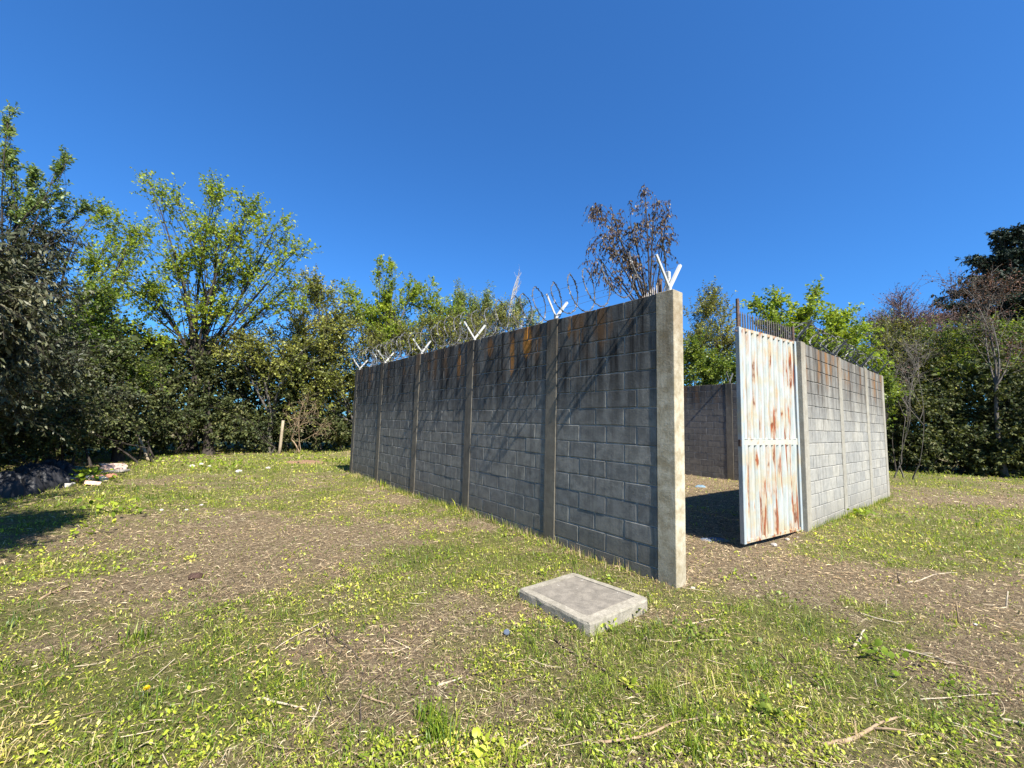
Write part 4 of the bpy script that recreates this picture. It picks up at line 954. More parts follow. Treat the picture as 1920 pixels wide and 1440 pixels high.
# dense growth farther back that nobody could count
def thicket(name, label, path, hgt, thick, n, leaf, size):
    pts = np.array(path, float); seg = np.linalg.norm(np.diff(pts, axis=0), axis=1); cum = np.r_[0, np.cumsum(seg)]
    s = rng.random(n) * cum[-1]; k = np.clip(np.searchsorted(cum, s) - 1, 0, len(seg) - 1); f = ((s - cum[k]) / seg[k])[:, None]
    xy = pts[k] * (1 - f) + pts[k + 1] * f; d = (pts[k + 1] - pts[k]) / seg[k][:, None]
    xy = xy + np.c_[-d[:, 1], d[:, 0]] * rng.normal(0, thick * 0.5, n)[:, None]
    H = hgt * (0.65 + 0.6 * fbm(s, s * 0, 0.45, 5.0, 3))
    z = rng.random(n) ** 0.8 * H
    b = np.c_[xy, z]
    # gather into clumps
    c = b + unit(rng.normal(size=(n, 3))) * 0.0
    ld = unit(rng.normal(size=(n, 3)) + np.array([0, 0, -0.2])); nn = unit(np.array([0, 0, 1.0]) + 0.9 * rng.normal(size=(n, 3)))
    sd = unit(np.cross(ld, nn)); L = size * (0.6 + 0.8 * rng.random(n))[:, None]
    V = np.stack([c, c + ld * L * .5 - sd * L * .33, c + ld * L, c + ld * L * .5 + sd * L * .33], 1).reshape(-1, 3)
    me = mesh_np(name, V, np.arange(n * 4).reshape(n, 4), LM[leaf], {'rnd': np.repeat(rng.random(n) * 0.85, 4)})
    tag(link(name, me), label, 'undergrowth', None, 'stuff')
thicket('undergrowth', 'mass of dark undergrowth behind the left-hand shrubs', [(-12, 3), (-14, 9), (-16, 14), (-14.5, 19.5), (-10, 22.5), (-5, 24.5)], 4.6, 1.6, 42000, 'dark', 0.21)
thicket('undergrowth', 'mass of green undergrowth behind the enclosure', [(-5, 25), (2, 27), (9, 24), (14, 20.5)], 5.2, 1.8, 16000, 'mid', 0.24)
thicket('undergrowth', 'mass of dark undergrowth behind the right-hand hedge', [(12.0, 18.5), (17.5, 19.6), (22, 16.5), (27, 12.5)], 5.0, 1.5, 28000, 'dark', 0.21)


# ------------------------------------------------------------------ things on the ground
M_wood = simple('weathered_wood', (0.42, 0.35, 0.25), 0.85, 0.25, 40, 0.15, col2=(0.22, 0.17, 0.11))
M_stick_pale = simple('bleached_stick', (0.50, 0.43, 0.32), 0.8, 0.2, 60, 0.15, col2=(0.26, 0.20, 0.13))
M_stick_tan = simple('tan_stick', (0.36, 0.26, 0.16), 0.85, 0.2, 40, 0.15, col2=(0.19, 0.13, 0.08))
M_stick_dark = simple('dark_stick', (0.13, 0.10, 0.075), 0.9, 0.2, 40, 0.15, col2=(0.055, 0.04, 0.03))
GS = 'dry sticks and stalks strewn over the clearing'
def hz(x, y): return float(height(np.array([x]), np.array([y]))[0])
def stick(a, b, r, mat, label, lift=0.0, bend=0.04, fork=False, seed=0, name='stick'):
    Q = random.Random(seed + int(a[0] * 100)); A_ = Vector((a[0], a[1], hz(*a) + 0.004)); r *= 0.82; B_ = Vector((b[0], b[1], hz(*b) + r * 0.6 + 0.008 + lift))
    L = (B_ - A_).length; n = 8; d = (B_ - A_) / L; sd = Vector((-d.y, d.x, 0)) if abs(d.z) < 0.9 else Vector((1, 0, 0))
    m = MB(); ph = Q.uniform(0, 6)
    pts = [A_ + d * L * i / n + sd * L * bend * (math.sin(ph + i * 0.8) * 0.6 + Q.uniform(-.3, .3)) + Vector((0, 0, Q.uniform(0, 0.3) * r)) for i in range(n + 1)]
    m.tube([p - A_ for p in pts], [r * (1.05 - 0.5 * i / n) * Q.uniform(0.88, 1.12) for i in range(n + 1)], 7)
    if fork:
        for k in (3, 5):
            q = pts[k] - A_; e = q + d * L * 0.22 + sd * L * 0.14 * (1 if k == 3 else -1) + Vector((0, 0, 0.012))
            m.tube([q, (q + e) / 2 + Vector((0, 0, .004)), e], [r * 0.6, r * 0.5, r * 0.25], 5)
    o = m.build(name, mat, None, A_, smooth=True); tag(o, label, 'stick' if name == 'stick' else 'stem', GS); return o
P_, T_, K_ = M_stick_pale, M_stick_tan, M_stick_dark
for a, b, r, m, lab, lift, bd, fk in [
 ((0.40, 2.15), (1.15, 2.35), 0.008, T_, 'longest brown twig lying in the centre foreground grass', 0, .05, False),
 ((1.59, 2.18), (2.15, 2.39), 0.013, T_, 'thickest broken brown branch in the right foreground', 0, .03, True),
 ((2.47, 2.59), (2.98, 2.63), 0.0055, P_, 'straight whitish stalk lying level in the right foreground', 0.01, .004, False),
 ((1.44, 3.41), (1.71, 3.50), 0.007, P_, 'short pale stick in the grass right of the concrete slab', 0, .03, False),
 ((2.55, 3.16), (2.79, 3.34), 0.011, P_, 'stubby bleached stick leaning in the litter of the right foreground', 0.03, .03, False),
 ((3.06, 3.72), (3.21, 3.51), 0.008, P_, 'curved pale stick above the heap of stalks on the right', 0, .10, False),
 ((2.88, 3.15), (3.05, 2.93), 0.009, P_, 'pale stalk along the middle of the litter row on the right', 0.01, .05, True),
 ((2.92, 3.02), (3.17, 2.85), 0.007, T_, 'tan stalk crossing the litter row on the right', 0.01, .05, False),
 ((2.77, 2.44), (2.85, 2.36), 0.010, P_, 'whitish stick running out of the right edge of the picture', 0.01, .02, False),
 ((2.44, 2.39), (2.61, 2.24), 0.006, P_, 'thin straw-coloured stalk in the bottom right corner', 0, .04, False),
 ((-1.33, 2.41), (-1.04, 2.32), 0.008, P_, 'pale peeled stick in the left foreground', 0, .03, False),
 ((-0.97, 2.16), (-0.99, 2.39), 0.007, P_, 'bleached stick pointing at the camera in the left foreground', 0, .04, False),
 ((-1.77, 2.69), (-1.68, 2.88), 0.008, T_, 'short tan stick beside the lush grass patch', 0, .03, False),
 ((-0.88, 2.71), (-0.69, 2.12), 0.006, K_, 'long dark straight twig pointing at the camera', 0.01, .02, False),
 ((-0.79, 2.44), (-0.62, 2.37), 0.008, T_, 'small reddish-brown stick touching the long dark twig', 0, .03, False),
 ((-0.76, 2.84), (-0.64, 2.91), 0.006, P_, 'little grey stick above the small reddish-brown one', 0, .06, False),
 ((-0.39, 2.54), (-0.25, 2.60), 0.010, P_, 'white chip of wood in the middle foreground', 0, .03, False),
 ((-0.04, 2.80), (0.12, 2.76), 0.006, T_, 'small tan twig below the blue-grey cap', 0, .05, False),
 ((0.35, 3.08), (0.78, 2.50), 0.007, K_, 'long dark forked twig lying in front of the concrete slab', 0.01, .05, True),
 ((0.08, 2.11), (0.17, 2.17), 0.007, P_, 'stub of pale wood left of the longest brown twig', 0, .03, False),
 ((-0.42, 2.09), (-0.31, 2.12), 0.008, P_, 'pale bark strip under the dark grass tuft', 0, .04, False),
 ((-1.39, 3.20), (-1.09, 2.81), 0.006, K_, 'dark twig of the small bundle in the left middle ground, upper one', 0.02, .04, False),
 ((-1.34, 3.22), (-0.93, 2.74), 0.006, K_, 'dark twig of the small bundle in the left middle ground, longer one', 0.02, .05, True),
 ((-1.14, 2.70), (-0.92, 2.35), 0.005, K_, 'dark twig dropping away from the small bundle', 0.01, .04, False),
 ((1.04, 3.23), (1.01, 3.00), 0.008, K_, 'short dark stick right of the slab', 0.02, .03, False),
 ((-1.94, 2.83), (-1.80, 3.29), 0.004, T_, 'thin straw stalk slanting over the bare patch on the left', 0.01, .03, False),
 ((-1.53, 2.88), (-1.36, 3.28), 0.004, P_, 'second thin straw stalk beside the bundle of dark twigs', 0.01, .03, False),
 ((1.93, 3.04), (1.91, 2.56), 0.0045, T_, 'thin brown stem crossing the weeds in the right foreground', 0.02, .03, False),
 ((1.15, 2.58), (1.15, 2.37), 0.005, T_, 'thin brown stem below the gate side weeds', 0.01, .04, False),
 ((0.93, 2.28), (1.18, 2.39), 0.006, K_, 'dark tip of twig continuing the longest brown twig', 0.01, .05, True),
 ((-3.80, 3.49), (-3.83, 3.75), 0.012, T_, 'grey-brown branch in the shade at the left edge', 0.0, .05, True),
 ((4.21, 4.49), (5.09, 4.83), 0.008, P_, 'pale stalk on the bare soil to the right of the enclosure', 0.0, .04, False)]:
    stick(a, b, r, m, lab, lift, bd, fk)
def upright(a, h, r, m, lab, lean=(0.02, 0.0), br=0):
    z = hz(*a); M = MB(); pts = [Vector((lean[0] * t * h / 0.2, lean[1] * t * h / 0.2, -0.02 + h * t)) for t in (0, .3, .6, 1)]
    pts[1].x += 0.006; M.tube(pts, [r, r * .9, r * .8, r * .55], 7)
    for k in range(br):
        p = pts[1].lerp(pts[3], 0.3 + 0.3 * k); s = 1 if k % 2 else -1
        M.tube([p, p + Vector((0.03 * s, 0.01, 0.02)), p + Vector((0.055 * s, 0.02, 0.05))], [r * .55, r * .4, r * .25], 5)
    o = M.build('cut_stem', m, None, (a[0], a[1], z), smooth=True); tag(o, lab, 'stem', GS)
upright((1.74, 2.65), 0.085, 0.0045, P_, 'small white stub of stalk standing upright in the weeds, left one')
upright((2.29, 2.68), 0.075, 0.0045, P_, 'small white stub of stalk standing upright in the weeds, right one', (-0.01, 0))
upright((3.77, 3.58), 0.19, 0.007, T_, 'tallest cut brown stem with side twigs on the bare soil at the right', (0.0, 0.0), 3)
upright((4.10, 4.45), 0.13, 0.008, K_, 'dark forked stem stub on the bare soil right of the gate', (-0.02, 0), 2)
upright((4.52, 3.88), 0.17, 0.008, P_, 'pale stub slanting up at the right edge', (0.05, 0))
upright((3.81, 3.53), 0.10, 0.005, T_, 'lower brown stem beside the tallest cut stem', (0.02, 0), 1)
upright((3.43, 3.87), 0.09, 0.006, P_, 'white-tipped stub standing beyond the weeds on the right', (0.02, 0))
upright((2.86, 3.49), 0.08, 0.004, T_, 'thin brown stub between the weeds and the bare soil', (-0.01, 0), 1)

# loose litter of twigs too fine to count
def litter():
    n = 1500; x, y, r = scatter(n, 1.4, 18, -1.0, 1.2); k = ~on_walls(x, y) & ~on_slab(x, y); x, y, r = x[k], y[k], r[k]; n = len(x)
    a = rng.uniform(0, 2 * PI, n); L = (0.04 + 0.22 * rng.random(n) ** 2.2)
    c = np.stack([x, y, height(x, y) + 0.012 + 0.012 * rng.random(n)], -1); d = np.stack([np.cos(a), np.sin(a), rng.normal(0, .06, n)], -1) * L[:, None]
    P = bez(c - d / 2, c + rng.normal(0, .12, (n, 3)) * L[:, None] * np.array([1, 1, .1]), c + d / 2, 5)
    V, Fq = tubes(P, (0.0014 + 0.002 * rng.random((n, 1))) * np.linspace(1, .5, 5)[None] * np.maximum(1, r / 5)[:, None], 4)
    t = leaf_mat('twig_litter', [(0.0, (0.07, 0.05, 0.035)), (0.5, (0.22, 0.16, 0.10)), (1.0, (0.55, 0.46, 0.34))], 0.85, 0.0, 0.1)
    o = link('twig_litter', mesh_np('twig_litter', V, Fq, t, {'rnd': np.repeat(rng.random(n), 20)})); tag(o, 'fine scattered twigs and broken stalks all over the clearing', 'twigs', None, 'stuff')
litter()

# tufts and single plants
GT = 'tufts and leafy weeds standing out of the lawn'
def tuft(a, n, h, spread, lab, mat, w=0.0022, shift=0.0):
    z = hz(*a); an = rng.uniform(0, 2 * PI, n); L = h * (0.4 + 0.7 * rng.random(n)); ln = np.abs(rng.normal(0.45, 0.3, n))
    b = np.stack([rng.normal(0, spread, n), rng.normal(0, spread, n), np.zeros(n)], -1); dx = np.stack([np.cos(an), np.sin(an), 0 * an], -1)
    m = b + dx * (np.sin(ln * .5) * L * .5)[:, None] + np.array([0, 0, 1.0]) * (np.cos(ln * .5) * L * .5)[:, None]
    e = m + dx * (np.sin(ln * 1.7) * L * .5)[:, None] + np.array([0, 0, 1.0]) * (np.cos(ln * 1.7) * L * .5)[:, None]
    s = np.stack([-np.sin(an), np.cos(an), 0 * an], -1) * w
    V = np.stack([b - s, b + s, m + s, m - s, e], 1).reshape(-1, 3); i = np.arange(n)[:, None] * 5
    Fq = np.concatenate([i + np.array([[0, 1, 2]]), i + np.array([[0, 2, 3]]), i + np.array([[3, 2, 4]])], 0)
    o = link('grass_tuft', mesh_np('grass_tuft', V, Fq, mat, {'rnd': np.repeat(np.clip(rng.random(n) * .8 + shift, 0, 1), 5)}), None, (a[0], a[1], z)); tag(o, lab, 'grass tuft', GT)
    if spread >= 0.03: o['kind'] = 'stuff'
def leafy(a, n, size, lab, h=0.05, mat=None, shift=0.0, spread=0.05):
    z = hz(*a); an = rng.uniform(0, 2 * PI, n); el = np.abs(rng.normal(0.5, 0.3, n)); L = size * (0.5 + 0.6 * rng.random(n))
    d = np.stack([np.cos(an) * np.cos(el), np.sin(an) * np.cos(el), np.sin(el)], -1); s = np.stack([-np.sin(an), np.cos(an), rng.normal(0, .3, n)], -1); up = np.cross(d, s); up *= np.sign(up[:, 2:3])
    b = np.stack([rng.normal(0, spread, n), rng.normal(0, spread, n), h * rng.random(n)], -1); w = (L * (0.24 + .1 * rng.random(n)))[:, None]
    m1 = b + d * (L * .35)[:, None] + up * (L * .1)[:, None]; m2 = b + d * (L * .7)[:, None] + up * (L * .12)[:, None]; e = b + d * L[:, None]
    V = np.stack([b, m1 - s * w, m1 + s * w, m2 - s * w * .8, m2 + s * w * .8, e], 1).reshape(-1, 3); i = np.arange(n)[:, None] * 6
    Fq = np.concatenate([i + np.array([[0, 1, 2]]), i + np.array([[1, 3, 2]]), i + np.array([[2, 3, 4]]), i + np.array([[3, 5, 4]])], 0)
    o = link('leafy_weed', mesh_np('leafy_weed', V, Fq, mat or M_weed, {'rnd': np.repeat(np.clip(rng.random(n) * .8 + shift, 0, 1), 6)}), None, (a[0], a[1], z)); tag(o, lab, 'weed', GT)
    if spread >= 0.04: o['kind'] = 'stuff'
tuft((-0.31, 2.17), 110, 0.16, 0.04, 'dark upright grass tuft in the centre foreground', M_grass, 0.003)
tuft((-0.41, 2.29), 50, 0.11, 0.03, 'smaller grass tuft just behind the dark upright one', M_grass, 0.003)
tuft((-2.48, 2.94), 60, 0.14, 0.05, 'bluish-green grass tuft on the edge of the lush patch', M_grass, 0.003)
tuft((-2.83, 9.75), 70, 0.20, 0.10, 'bright grass tuft at the foot of the dark wall, far bay', M_weed, 0.008)
tuft((-1.79, 8.64), 40, 0.16, 0.06, 'small grass tuft at the foot of the dark wall under the fourth column', M_weed, 0.007)
tuft((-0.90, 7.32), 45, 0.20, 0.06, 'slim grass tuft beside the third column of the dark wall', M_weed, 0.006)
tuft((0.93, 2.12), 60, 0.10, 0.03, 'dark grass tuft under the longest brown twig', M_grass, 0.003)
leafy((0.25, 6.18), 14, 0.06, 'broad-leaved weed against the dark wall beside the second column', 0.08)
leafy((0.67, 5.50), 26, 0.06, 'dark leafy weed at the foot of the second column', 0.06, LM['mid'])
leafy((6.41, 7.59), 40, 0.10, 'leafy weed at the foot of the sunlit wall', 0.12, LM['lime'], -0.1, 0.12)
leafy((1.46, 3.25), 60, 0.045, 'dark leafy weeds spreading right of the concrete slab', 0.04, LM['mid'], 0, 0.10)
leafy((1.47, 2.38), 26, 0.05, 'dark leaved weed in the right foreground', 0.05, LM['mid'], 0.1, 0.04)
leafy((0.75, 2.60), 16, 0.06, 'pale green rosette in front of the slab', 0.02, M_weed, 0.2, 0.02)
leafy((-0.10, 2.06), 40, 0.05, 'bright clover-like patch at the bottom edge', 0.03, M_weed, 0.1, 0.08)
leafy((2.40, 4.51), 30, 0.05, 'bright weed patch on the soil before the gate', 0.04, M_weed, 0.1, 0.09)
leafy((2.65, 3.01), 50, 0.06, 'green weed clump among the litter on the right', 0.05, LM['lime'], -0.1, 0.12)
leafy((-9.29, 9.17), 60, 0.16, 'leafy weed growing through the rubble on the left', 0.30, LM['lime'], -0.1, 0.16)
leafy((-6.00, 6.42), 60, 0.10, 'broad-leaved weed at the edge of the shade on the left', 0.18, LM['lime'], -0.05, 0.22)
leafy((-5.24, 5.31), 26, 0.09, 'pale-leaved dock plant in the shaded grass on the left', 0.12, M_weed, 0.0, 0.12)
leafy((-8.22, 12.00), 90, 0.12, 'bright green weeds beside the white stones', 0.22, LM['lime'], 0.0, 0.35)
leafy((-7.73, 15.22), 120, 0.11, 'bright green weed bed before the upright post', 0.20, LM['lime'], -0.05, 0.6)
leafy((-6.03, 14.87), 90, 0.11, 'bright green weeds at the far foot of the dark wall', 0.18, LM['lime'], -0.05, 0.4)
leafy((-10.19, 13.35), 120, 0.11, 'green weeds in front of the leaning post', 0.22, LM['lime'], -0.1, 0.6)
# dandelion
d = (-1.93, 2.36); r = empty('dandelion', (d[0], d[1], hz(*d))); tag(r, 'single yellow dandelion flower in the lush grass of the left foreground', 'flower')
m = MB(); m.tube([(0, 0, 0), (0.004, 0, 0.03), (0.003, 0, 0.058)], 0.0016, 6); m.build('stem', LM['lime'], r)
m = MB()
for k in range(42):
    a = k * 2.39996; e = 0.15 + 1.1 * (k / 42); L = 0.017; c = Vector((0.003, 0, 0.058)); u = Vector((math.cos(a) * math.sin(PI / 2 - e * .9), math.sin(a) * math.sin(PI / 2 - e * .9), math.cos(PI / 2 - e * .9))); s = Vector((-math.sin(a), math.cos(a), 0)) * 0.0022
    m.add([c - s * .5, c + s * .5, c + u * L + s, c + u * L - s], [(0, 1, 2, 3)])
link('petals', m.mesh('petals', simple('dandelion_yellow', (0.85, 0.62, 0.01), 0.6, 0.1, 30), fix=False), r)

# stones, clods, scraps
def lump(name, a, size, mat, lab, cat, group=None, seed=0, sub=2, rough=0.25, dz=0.0, rz=0.0):
    import bmesh
    bm = bmesh.new(); bmesh.ops.create_icosphere(bm, subdivisions=sub, radius=1.0)
    for v in bm.verts:
        n = fbm(np.array([v.co.x * 1.3 + seed]), np.array([v.co.y * 1.3 + v.co.z * 2.1]), 1.2, seed, 3)[0]
        v.co *= 1 + (n - 0.5) * 2 * rough
        v.co.x *= size[0]; v.co.y *= size[1]; v.co.z *= size[2]
    me = bpy.data.meshes.new(name); bm.to_mesh(me); bm.free(); me.materials.append(mat)
    o = link(name, me, None, (a[0], a[1], hz(*a) + size[2] * 0.45 + dz), (0, 0, rz)); tag(o, lab, cat, group); return o
M_stone_w = simple('white_rubble', (0.50, 0.47, 0.42), 0.9, 0.2, 30, 0.2, col2=(0.42, 0.38, 0.33), bump=0.6)
M_stone_g = simple('grey_stone', (0.42, 0.38, 0.34), 0.9, 0.2, 30, 0.2, col2=(0.25, 0.22, 0.19), bump=0.6)
M_clod = simple('dark_clod', (0.10, 0.06, 0.045), 0.95, 0.2, 50, 0.1, col2=(0.04, 0.025, 0.02), bump=0.8)
M_brick = simple('terracotta_rubble', (0.52, 0.25, 0.16), 0.9, 0.2, 25, 0.15, col2=(0.34, 0.15, 0.10), bump=0.6)
M_brick2 = simple('mortared_rubble', (0.62, 0.50, 0.42), 0.9, 0.2, 25, 0.15, col2=(0.45, 0.26, 0.19), bump=0.6)
lump('clod', (-2.93, 4.01), (0.055, 0.045, 0.035), M_clod, 'dark brown clod of earth alone on the bare patch', 'clod', None, 3, 3, 0.4)
GST = 'stones lying in the grass'
STONES = [(-9.37, 12.29), (-9.54, 12.85), (-9.02, 12.52), (-7.41, 11.42), (-7.25, 12.51), (-5.56, 6.74), (-5.26, 7.20), (-5.22, 6.82), (-0.96, 4.17), (1.78, 4.08), (3.63, 5.77), (4.23, 6.14), (4.01, 6.06), (0.61, 5.67), (4.62, 9.67), (3.87, 3.54), (1.23, 3.79)]
for i, (sz, m, lab) in enumerate([
 (.16, M_stone_w, 'left white chunk of the row of rubble in the far grass'), (.17, M_stone_w, 'biggest white chunk of the row of rubble in the far grass'),
 (.13, M_stone_w, 'right white chunk of the row of rubble in the far grass'), (.17, M_stone_w, 'lone pale stone right of the white rubble row'),
 (.16, M_stone_g, 'flat tan stone farthest right in the far grass'), (.06, M_stone_w, 'small pale stone at the near edge of the left grass'),
 (.07, M_stone_g, 'small stone above the bare patch on the left'), (.06, M_stone_w, 'tiny white stone above the bare patch on the left'),
 (.035, M_stone_w, 'small white stone in the middle of the lawn'), (.05, M_stone_g, 'grey stone at the foot of the near corner post'),
 (.10, M_stone_g, 'flat grey stone under the gate leaf'), (.08, M_stone_w, 'pale rubble at the foot of the gate column'), (.07, M_stone_g, 'grey pebble between the gate leaf and its column'),
 (.09, M_stone_w, 'pale flat stone at the foot of the second column of the dark wall'),
 (.06, M_stone_w, 'white scrap of stone in the shade behind the gate'), (.035, M_stone_w, 'small white pebble in the weeds at the right edge'),
 (.03, M_stone_g, 'small grey pebble beside the right corner of the slab')]):
    lump('stone', STONES[i], (sz * .5, sz * .4, sz * .27), m, lab, 'stone', GST, i * 1.7, 2, 0.35, rz=i * 1.1)

# rubbish heap on the left
GR2 = 'rubbish dumped at the left edge of the clearing'
M_bag = simple('black_plastic', (0.022, 0.022, 0.024), 0.5, 0.2, 8, 0.25, col2=(0.012, 0.012, 0.014), bump=0.5)
M_bag2 = simple('grey_blue_plastic', (0.10, 0.12, 0.15), 0.55, 0.2, 8, 0.3, col2=(0.07, 0.09, 0.13), bump=0.5)
M_teal = simple('teal_plastic', (0.05, 0.28, 0.24), 0.45, 0.2, 15, 0.4, col2=(0.03, 0.14, 0.13))
M_blue = simple('light_blue_plastic', (0.16, 0.25, 0.32), 0.6, 0.2, 15, 0.3, col2=(0.10, 0.15, 0.19))
def crumple(name, a, size, mat, lab, cat, group, seed, h=1.0, base=0.0):
    """crumpled plastic: a mound with sharp folds"""
    n = 46; u = np.linspace(-1, 1, n); X, Y = np.meshgrid(u, u, indexing='ij')
    ang = np.arctan2(Y, X); q = np.maximum(np.abs(X), np.abs(Y)); k = np.where(np.hypot(X, Y) > 1e-6, q / np.maximum(np.hypot(X, Y), 1e-6), 1)
    x, y = X * k, Y * k; rad = 0.85 + 0.3 * vnoise(np.cos(ang), np.sin(ang), 1.6, seed)
    r = np.hypot(x, y); ridge = 0.5 - np.abs(2 * fbm(x, y, 3.4, seed, 5) - 1) * 2.6
    z = (np.sqrt(np.clip(1 - r ** 2.4, 0, 1)) * (0.62 + 0.55 * fbm(x, y, 1.2, seed + 5, 2)) + 0.34 * ridge * (1 - r ** 3)) * h * size[2]
    V = np.stack([x * rad * size[0] + 0.05 * size[0] * ridge, y * rad * size[1] + 0.04 * size[1] * fbm(y, x, 5, seed), z - 0.02 - 0.06 * (r > .99)], -1).reshape(-1, 3)
    i = np.arange(n * n).reshape(n, n); Fq = np.stack([i[:-1, :-1], i[1:, :-1], i[1:, 1:], i[:-1, 1:]], -1).reshape(-1, 4)
    o = link(name, mesh_np(name, V, Fq, mat), None, (a[0], a[1], hz(*a) + base)); tag(o, lab, cat, group); return o
for q, (p_, n_) in enumerate([((0.17, 3.84), 14), ((0.36, 3.54), 22), ((0.52, 3.30), 18), ((0.78, 3.30), 26), ((1.07, 3.58), 20), ((1.07, 4.27), 12), ((0.38, 4.33), 14)]):
    leafy(p_, n_, 0.05, 'green weeds grown up against the ' + ['left corner', 'left side', 'front left edge', 'front right side', 'right corner', 'back edge', 'rear left edge'][q] + ' of the concrete slab', 0.05, [M_weed, LM['mid'], M_weed][q % 3], 0.0, 0.05)
crumple('plastic_bag', (-9.73, 8.56), (0.62, 0.42, 0.50), M_bag, 'largest crumpled black plastic bag of the heap by the left shrubs', 'rubbish bag', GR2, 3.0)
crumple('plastic_bag', (-10.44, 9.55), (0.42, 0.36, 0.45), M_bag, 'smaller black plastic bag on the right side of the heap', 'rubbish bag', GR2, 8.0)
crumple('plastic_bag', (-9.27, 7.81), (0.5, 0.4, 0.40), M_bag, 'low black plastic bag at the very left of the heap', 'rubbish bag', GR2, 15.0)
crumple('plastic_sheet', (-10.48, 9.72), (0.24, 0.16, 0.10), M_bag2, 'grey-blue plastic sheet lying before the black bags', 'plastic sheet', GR2, 5.0)
crumple('plastic_scrap', (5.08, 11.10), (0.16, 0.10, 0.07), M_blue, 'light blue plastic scrap on the sunlit ground inside the enclosure', 'plastic scrap', None, 9.0)
crumple('plastic_scrap', (2.92, 5.96), (0.2, 0.09, 0.05), M_bag2, 'dull blue plastic scrap in the shade just behind the gate opening', 'plastic scrap', None, 12.0)
for i, (p, l, lab) in enumerate([((-11.98, 11.38), 0.55, 'upper teal plastic strip behind the rubble'), ((-11.30, 10.79), 0.5, 'lower teal plastic strip behind the rubble')]):
    b = MB(); b.bevel_box(-l / 2, l / 2, -0.05, 0.05, 0, 0.02, 0.004, 0.003); o = b.build('plastic_strip', M_teal, None, (p[0], p[1], hz(*p) + 0.05 + 0.02 * i), (0.1, 0.05, 0.3 + 0.2 * i)); tag(o, lab, 'plastic strip', GR2)
BR = [(-9.80, 9.00), (-10.06, 9.36), (-9.73, 9.17), (-9.92, 9.47), (-9.57, 9.28), (-9.75, 9.59), (-9.35, 9.32), (-9.60, 9.71), (-9.33, 9.58), (-9.99, 9.72), (-9.49, 9.91), (-9.19, 8.73), (-8.90, 8.93)]
labs = ['leftmost', 'second', 'third', 'fourth', 'middle', 'sixth', 'seventh', 'eighth', 'ninth', 'rear middle', 'rightmost', 'near left', 'near right']
for i, p in enumerate(BR):
    b = MB(); b.bevel_box(-0.125, 0.125, -0.07, 0.07, -0.035, 0.045, 0.012, 0.018)
    o = b.build('brick_piece', [M_brick2, M_brick, M_stone_w][i % 3], None, (p[0], p[1], hz(*p) + 0.035), (random.uniform(-.3, .3), random.uniform(-.3, .3), i * 1.9)); tag(o, '%s broken brick or rubble piece in the pale row before the black bags' % labs[i], 'brick', 'broken bricks in the rubbish on the left')
for i, (p, z, lab) in enumerate([((-10.23, 10.80), 0.03, 'lowest'), ((-10.43, 10.99), 0.085, 'middle'), ((-10.64, 11.18), 0.14, 'topmost')]):
    b = MB(); b.bevel_box(-0.26, 0.26, -0.15, 0.15, -0.022, 0.022, 0.006, 0.006)
    o = b.build('slab_piece', [M_stone_g, M_brick2, M_brick2][i], None, (p[0], p[1], hz(*p) + z), (0.05 * i, 0.06 * (i - 1), 0.3 + 0.35 * i)); tag(o, '%s broken slab of the small stack at the right end of the rubbish' % lab, 'slab', 'broken slabs stacked in the rubbish')
p = (0.01, 3.10); b = MB(); b.tube([(0, 0, 0), (0, 0, 0.012)], 0.021, 18); b.tube([(0, 0, 0.012), (0, 0, 0.014)], 0.016, 18)
o = b.build('bottle_cap', M_bag2, None, (p[0], p[1], hz(*p) + 0.02), (0.5, -0.15, 0)); tag(o, 'small round blue-grey plastic cap lying in the grass left of the slab', 'cap')
lump('soil_mound', (-7.12, 14.57), (0.7, 0.4, 0.12), simple('reddish_soil', (0.27, 0.16, 0.10), 0.95, 0.2, 20, 0.1, col2=(0.14, 0.09, 0.055), bump=0.8), 'low reddish mound of soil in the far grass by the upright post', 'soil mound', None, 4, 3, 0.3, -0.09)

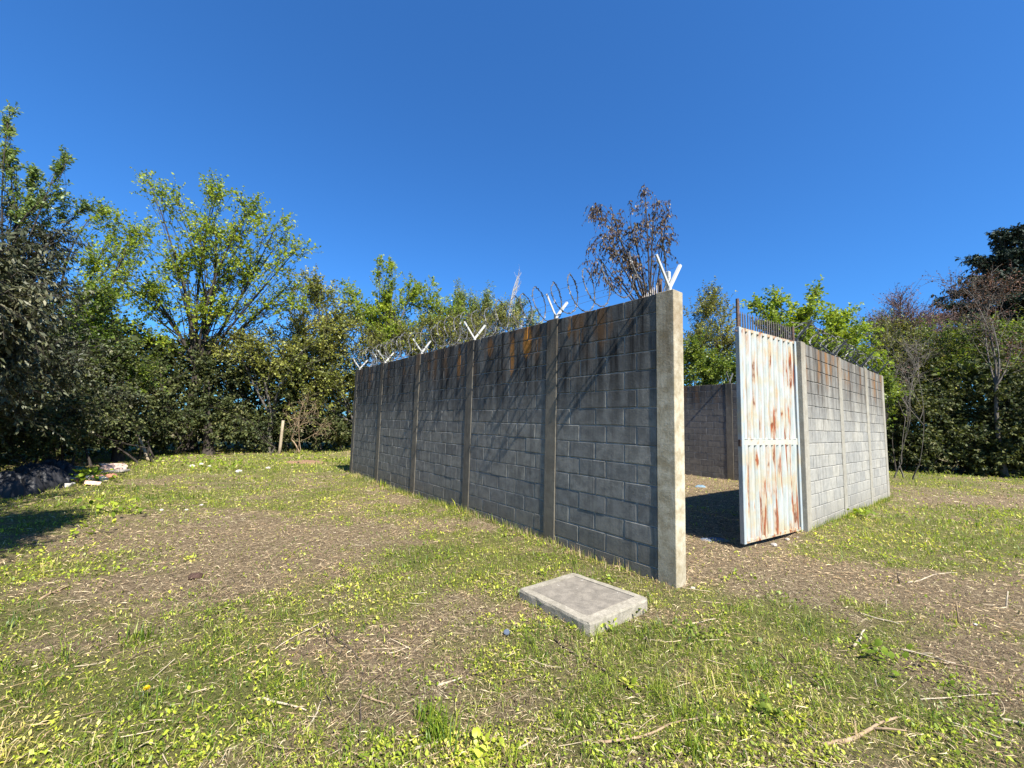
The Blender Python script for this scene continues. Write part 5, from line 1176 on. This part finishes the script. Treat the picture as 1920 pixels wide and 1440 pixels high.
# wooden posts and the dead branch
def post(a, top, r, lab, mat):
    z = hz(*a); m = MB(); A_ = Vector((0, 0, -0.15)); B_ = Vector(top)
    m.tube([A_, A_.lerp(B_, .35) + Vector((.01, 0, 0)), A_.lerp(B_, .7), B_], [r * 1.05, r, r * .95, r * .9], 9)
    o = m.build('wooden_post', mat, None, (a[0], a[1], z), smooth=True); tag(o, lab, 'wooden post')
post((-12.04, 13.95), (-0.72, 0.1, 0.95), 0.055, 'weathered wooden post leaning to the left before the dark shrubs', M_wood)
post((-9.67, 17.37), (0.07, 0.0, 1.42), 0.06, 'upright weathered wooden post at the edge of the far shrubs', M_wood)
tree('dead_branch', 'tangle of bare pale branches fallen beside the upright wooden post', 'dead branch', (-9.2, 18.0),
     [(-8.42, 17.60, 1.85, 0.60, 0.60, 0.55, 8), (-8.97, 17.40, 1.49, 0.77, 0.77, 0.27, 7), (-7.89, 17.80, 1.18, 0.51, 0.51, 0.37, 7), (-8.89, 17.80, 2.30, 0.32, 0.32, 0.46, 5)], 'brown', 0.05, bark=M_stick_tan, leaves=0, twigs=4, tl=0.5, up=0.1, wig=0.9, stems=3, spread=0.25, fork=0.2, tw_r=0.005, trunk=False, dens=1)

# ------------------------------------------------------------------ weeds and dead stalks along the foot of the walls
def foot(name, org, d, out, L, n, hmax, mat, lab, seed):
    s_ = rng.random(n) * L; keep = rng.random(n) < smooth(0.30, 0.62, fbm(s_, s_ * 0, 1.3, seed, 3)); s_ = s_[keep]; n = len(s_)
    o_ = np.abs(rng.normal(0.03, 0.07, n)) + 0.004
    x = org.x + d.x * s_ + out.x * o_; y = org.y + d.y * s_ + out.y * o_
    a = rng.uniform(0, 2 * PI, n); H = hmax * (0.15 + 0.85 * rng.random(n) ** 2.2); ln = np.abs(rng.normal(0.35, 0.3, n))
    b = np.stack([x, y, height(x, y) - 0.005], -1); dx = np.stack([np.cos(a), np.sin(a), 0 * a], -1) * 0.8 + np.array([out.x, out.y, 0]) * 0.3
    m = b + dx * (np.sin(ln * .5) * H * .5)[:, None] + np.array([0, 0, 1.0]) * (np.cos(ln * .5) * H * .5)[:, None]
    e = m + dx * (np.sin(ln * 1.6) * H * .5)[:, None] + np.array([0, 0, 1.0]) * (np.cos(ln * 1.6) * H * .5)[:, None]
    sd = np.stack([-np.sin(a), np.cos(a), 0 * a], -1) * 0.0022
    V = np.stack([b - sd, b + sd, m + sd, m - sd, e], 1).reshape(-1, 3); i = np.arange(n)[:, None] * 5
    Fq = np.concatenate([i + np.array([[0, 1, 2]]), i + np.array([[0, 2, 3]]), i + np.array([[3, 2, 4]])], 0)
    tag(link(name, mesh_np(name, V, Fq, mat, {'rnd': np.repeat(rng.random(n), 5)})), lab, 'weeds', None, 'stuff')
foot('wall_foot_weeds', P0, DL, -DR, 9.9, 5200, 0.16, M_grass, 'uneven green weeds along the foot of the dark wall', 3.0)
foot('wall_foot_stalks', P0, DL, -DR, 9.9, 2600, 0.14, M_straw, 'dry stalks and litter along the foot of the dark wall', 8.0)
foot('wall_foot_weeds', G0, DR, -DL, 5.9, 1900, 0.16, M_grass, 'uneven bright weeds along the foot of the sunlit wall', 6.0)
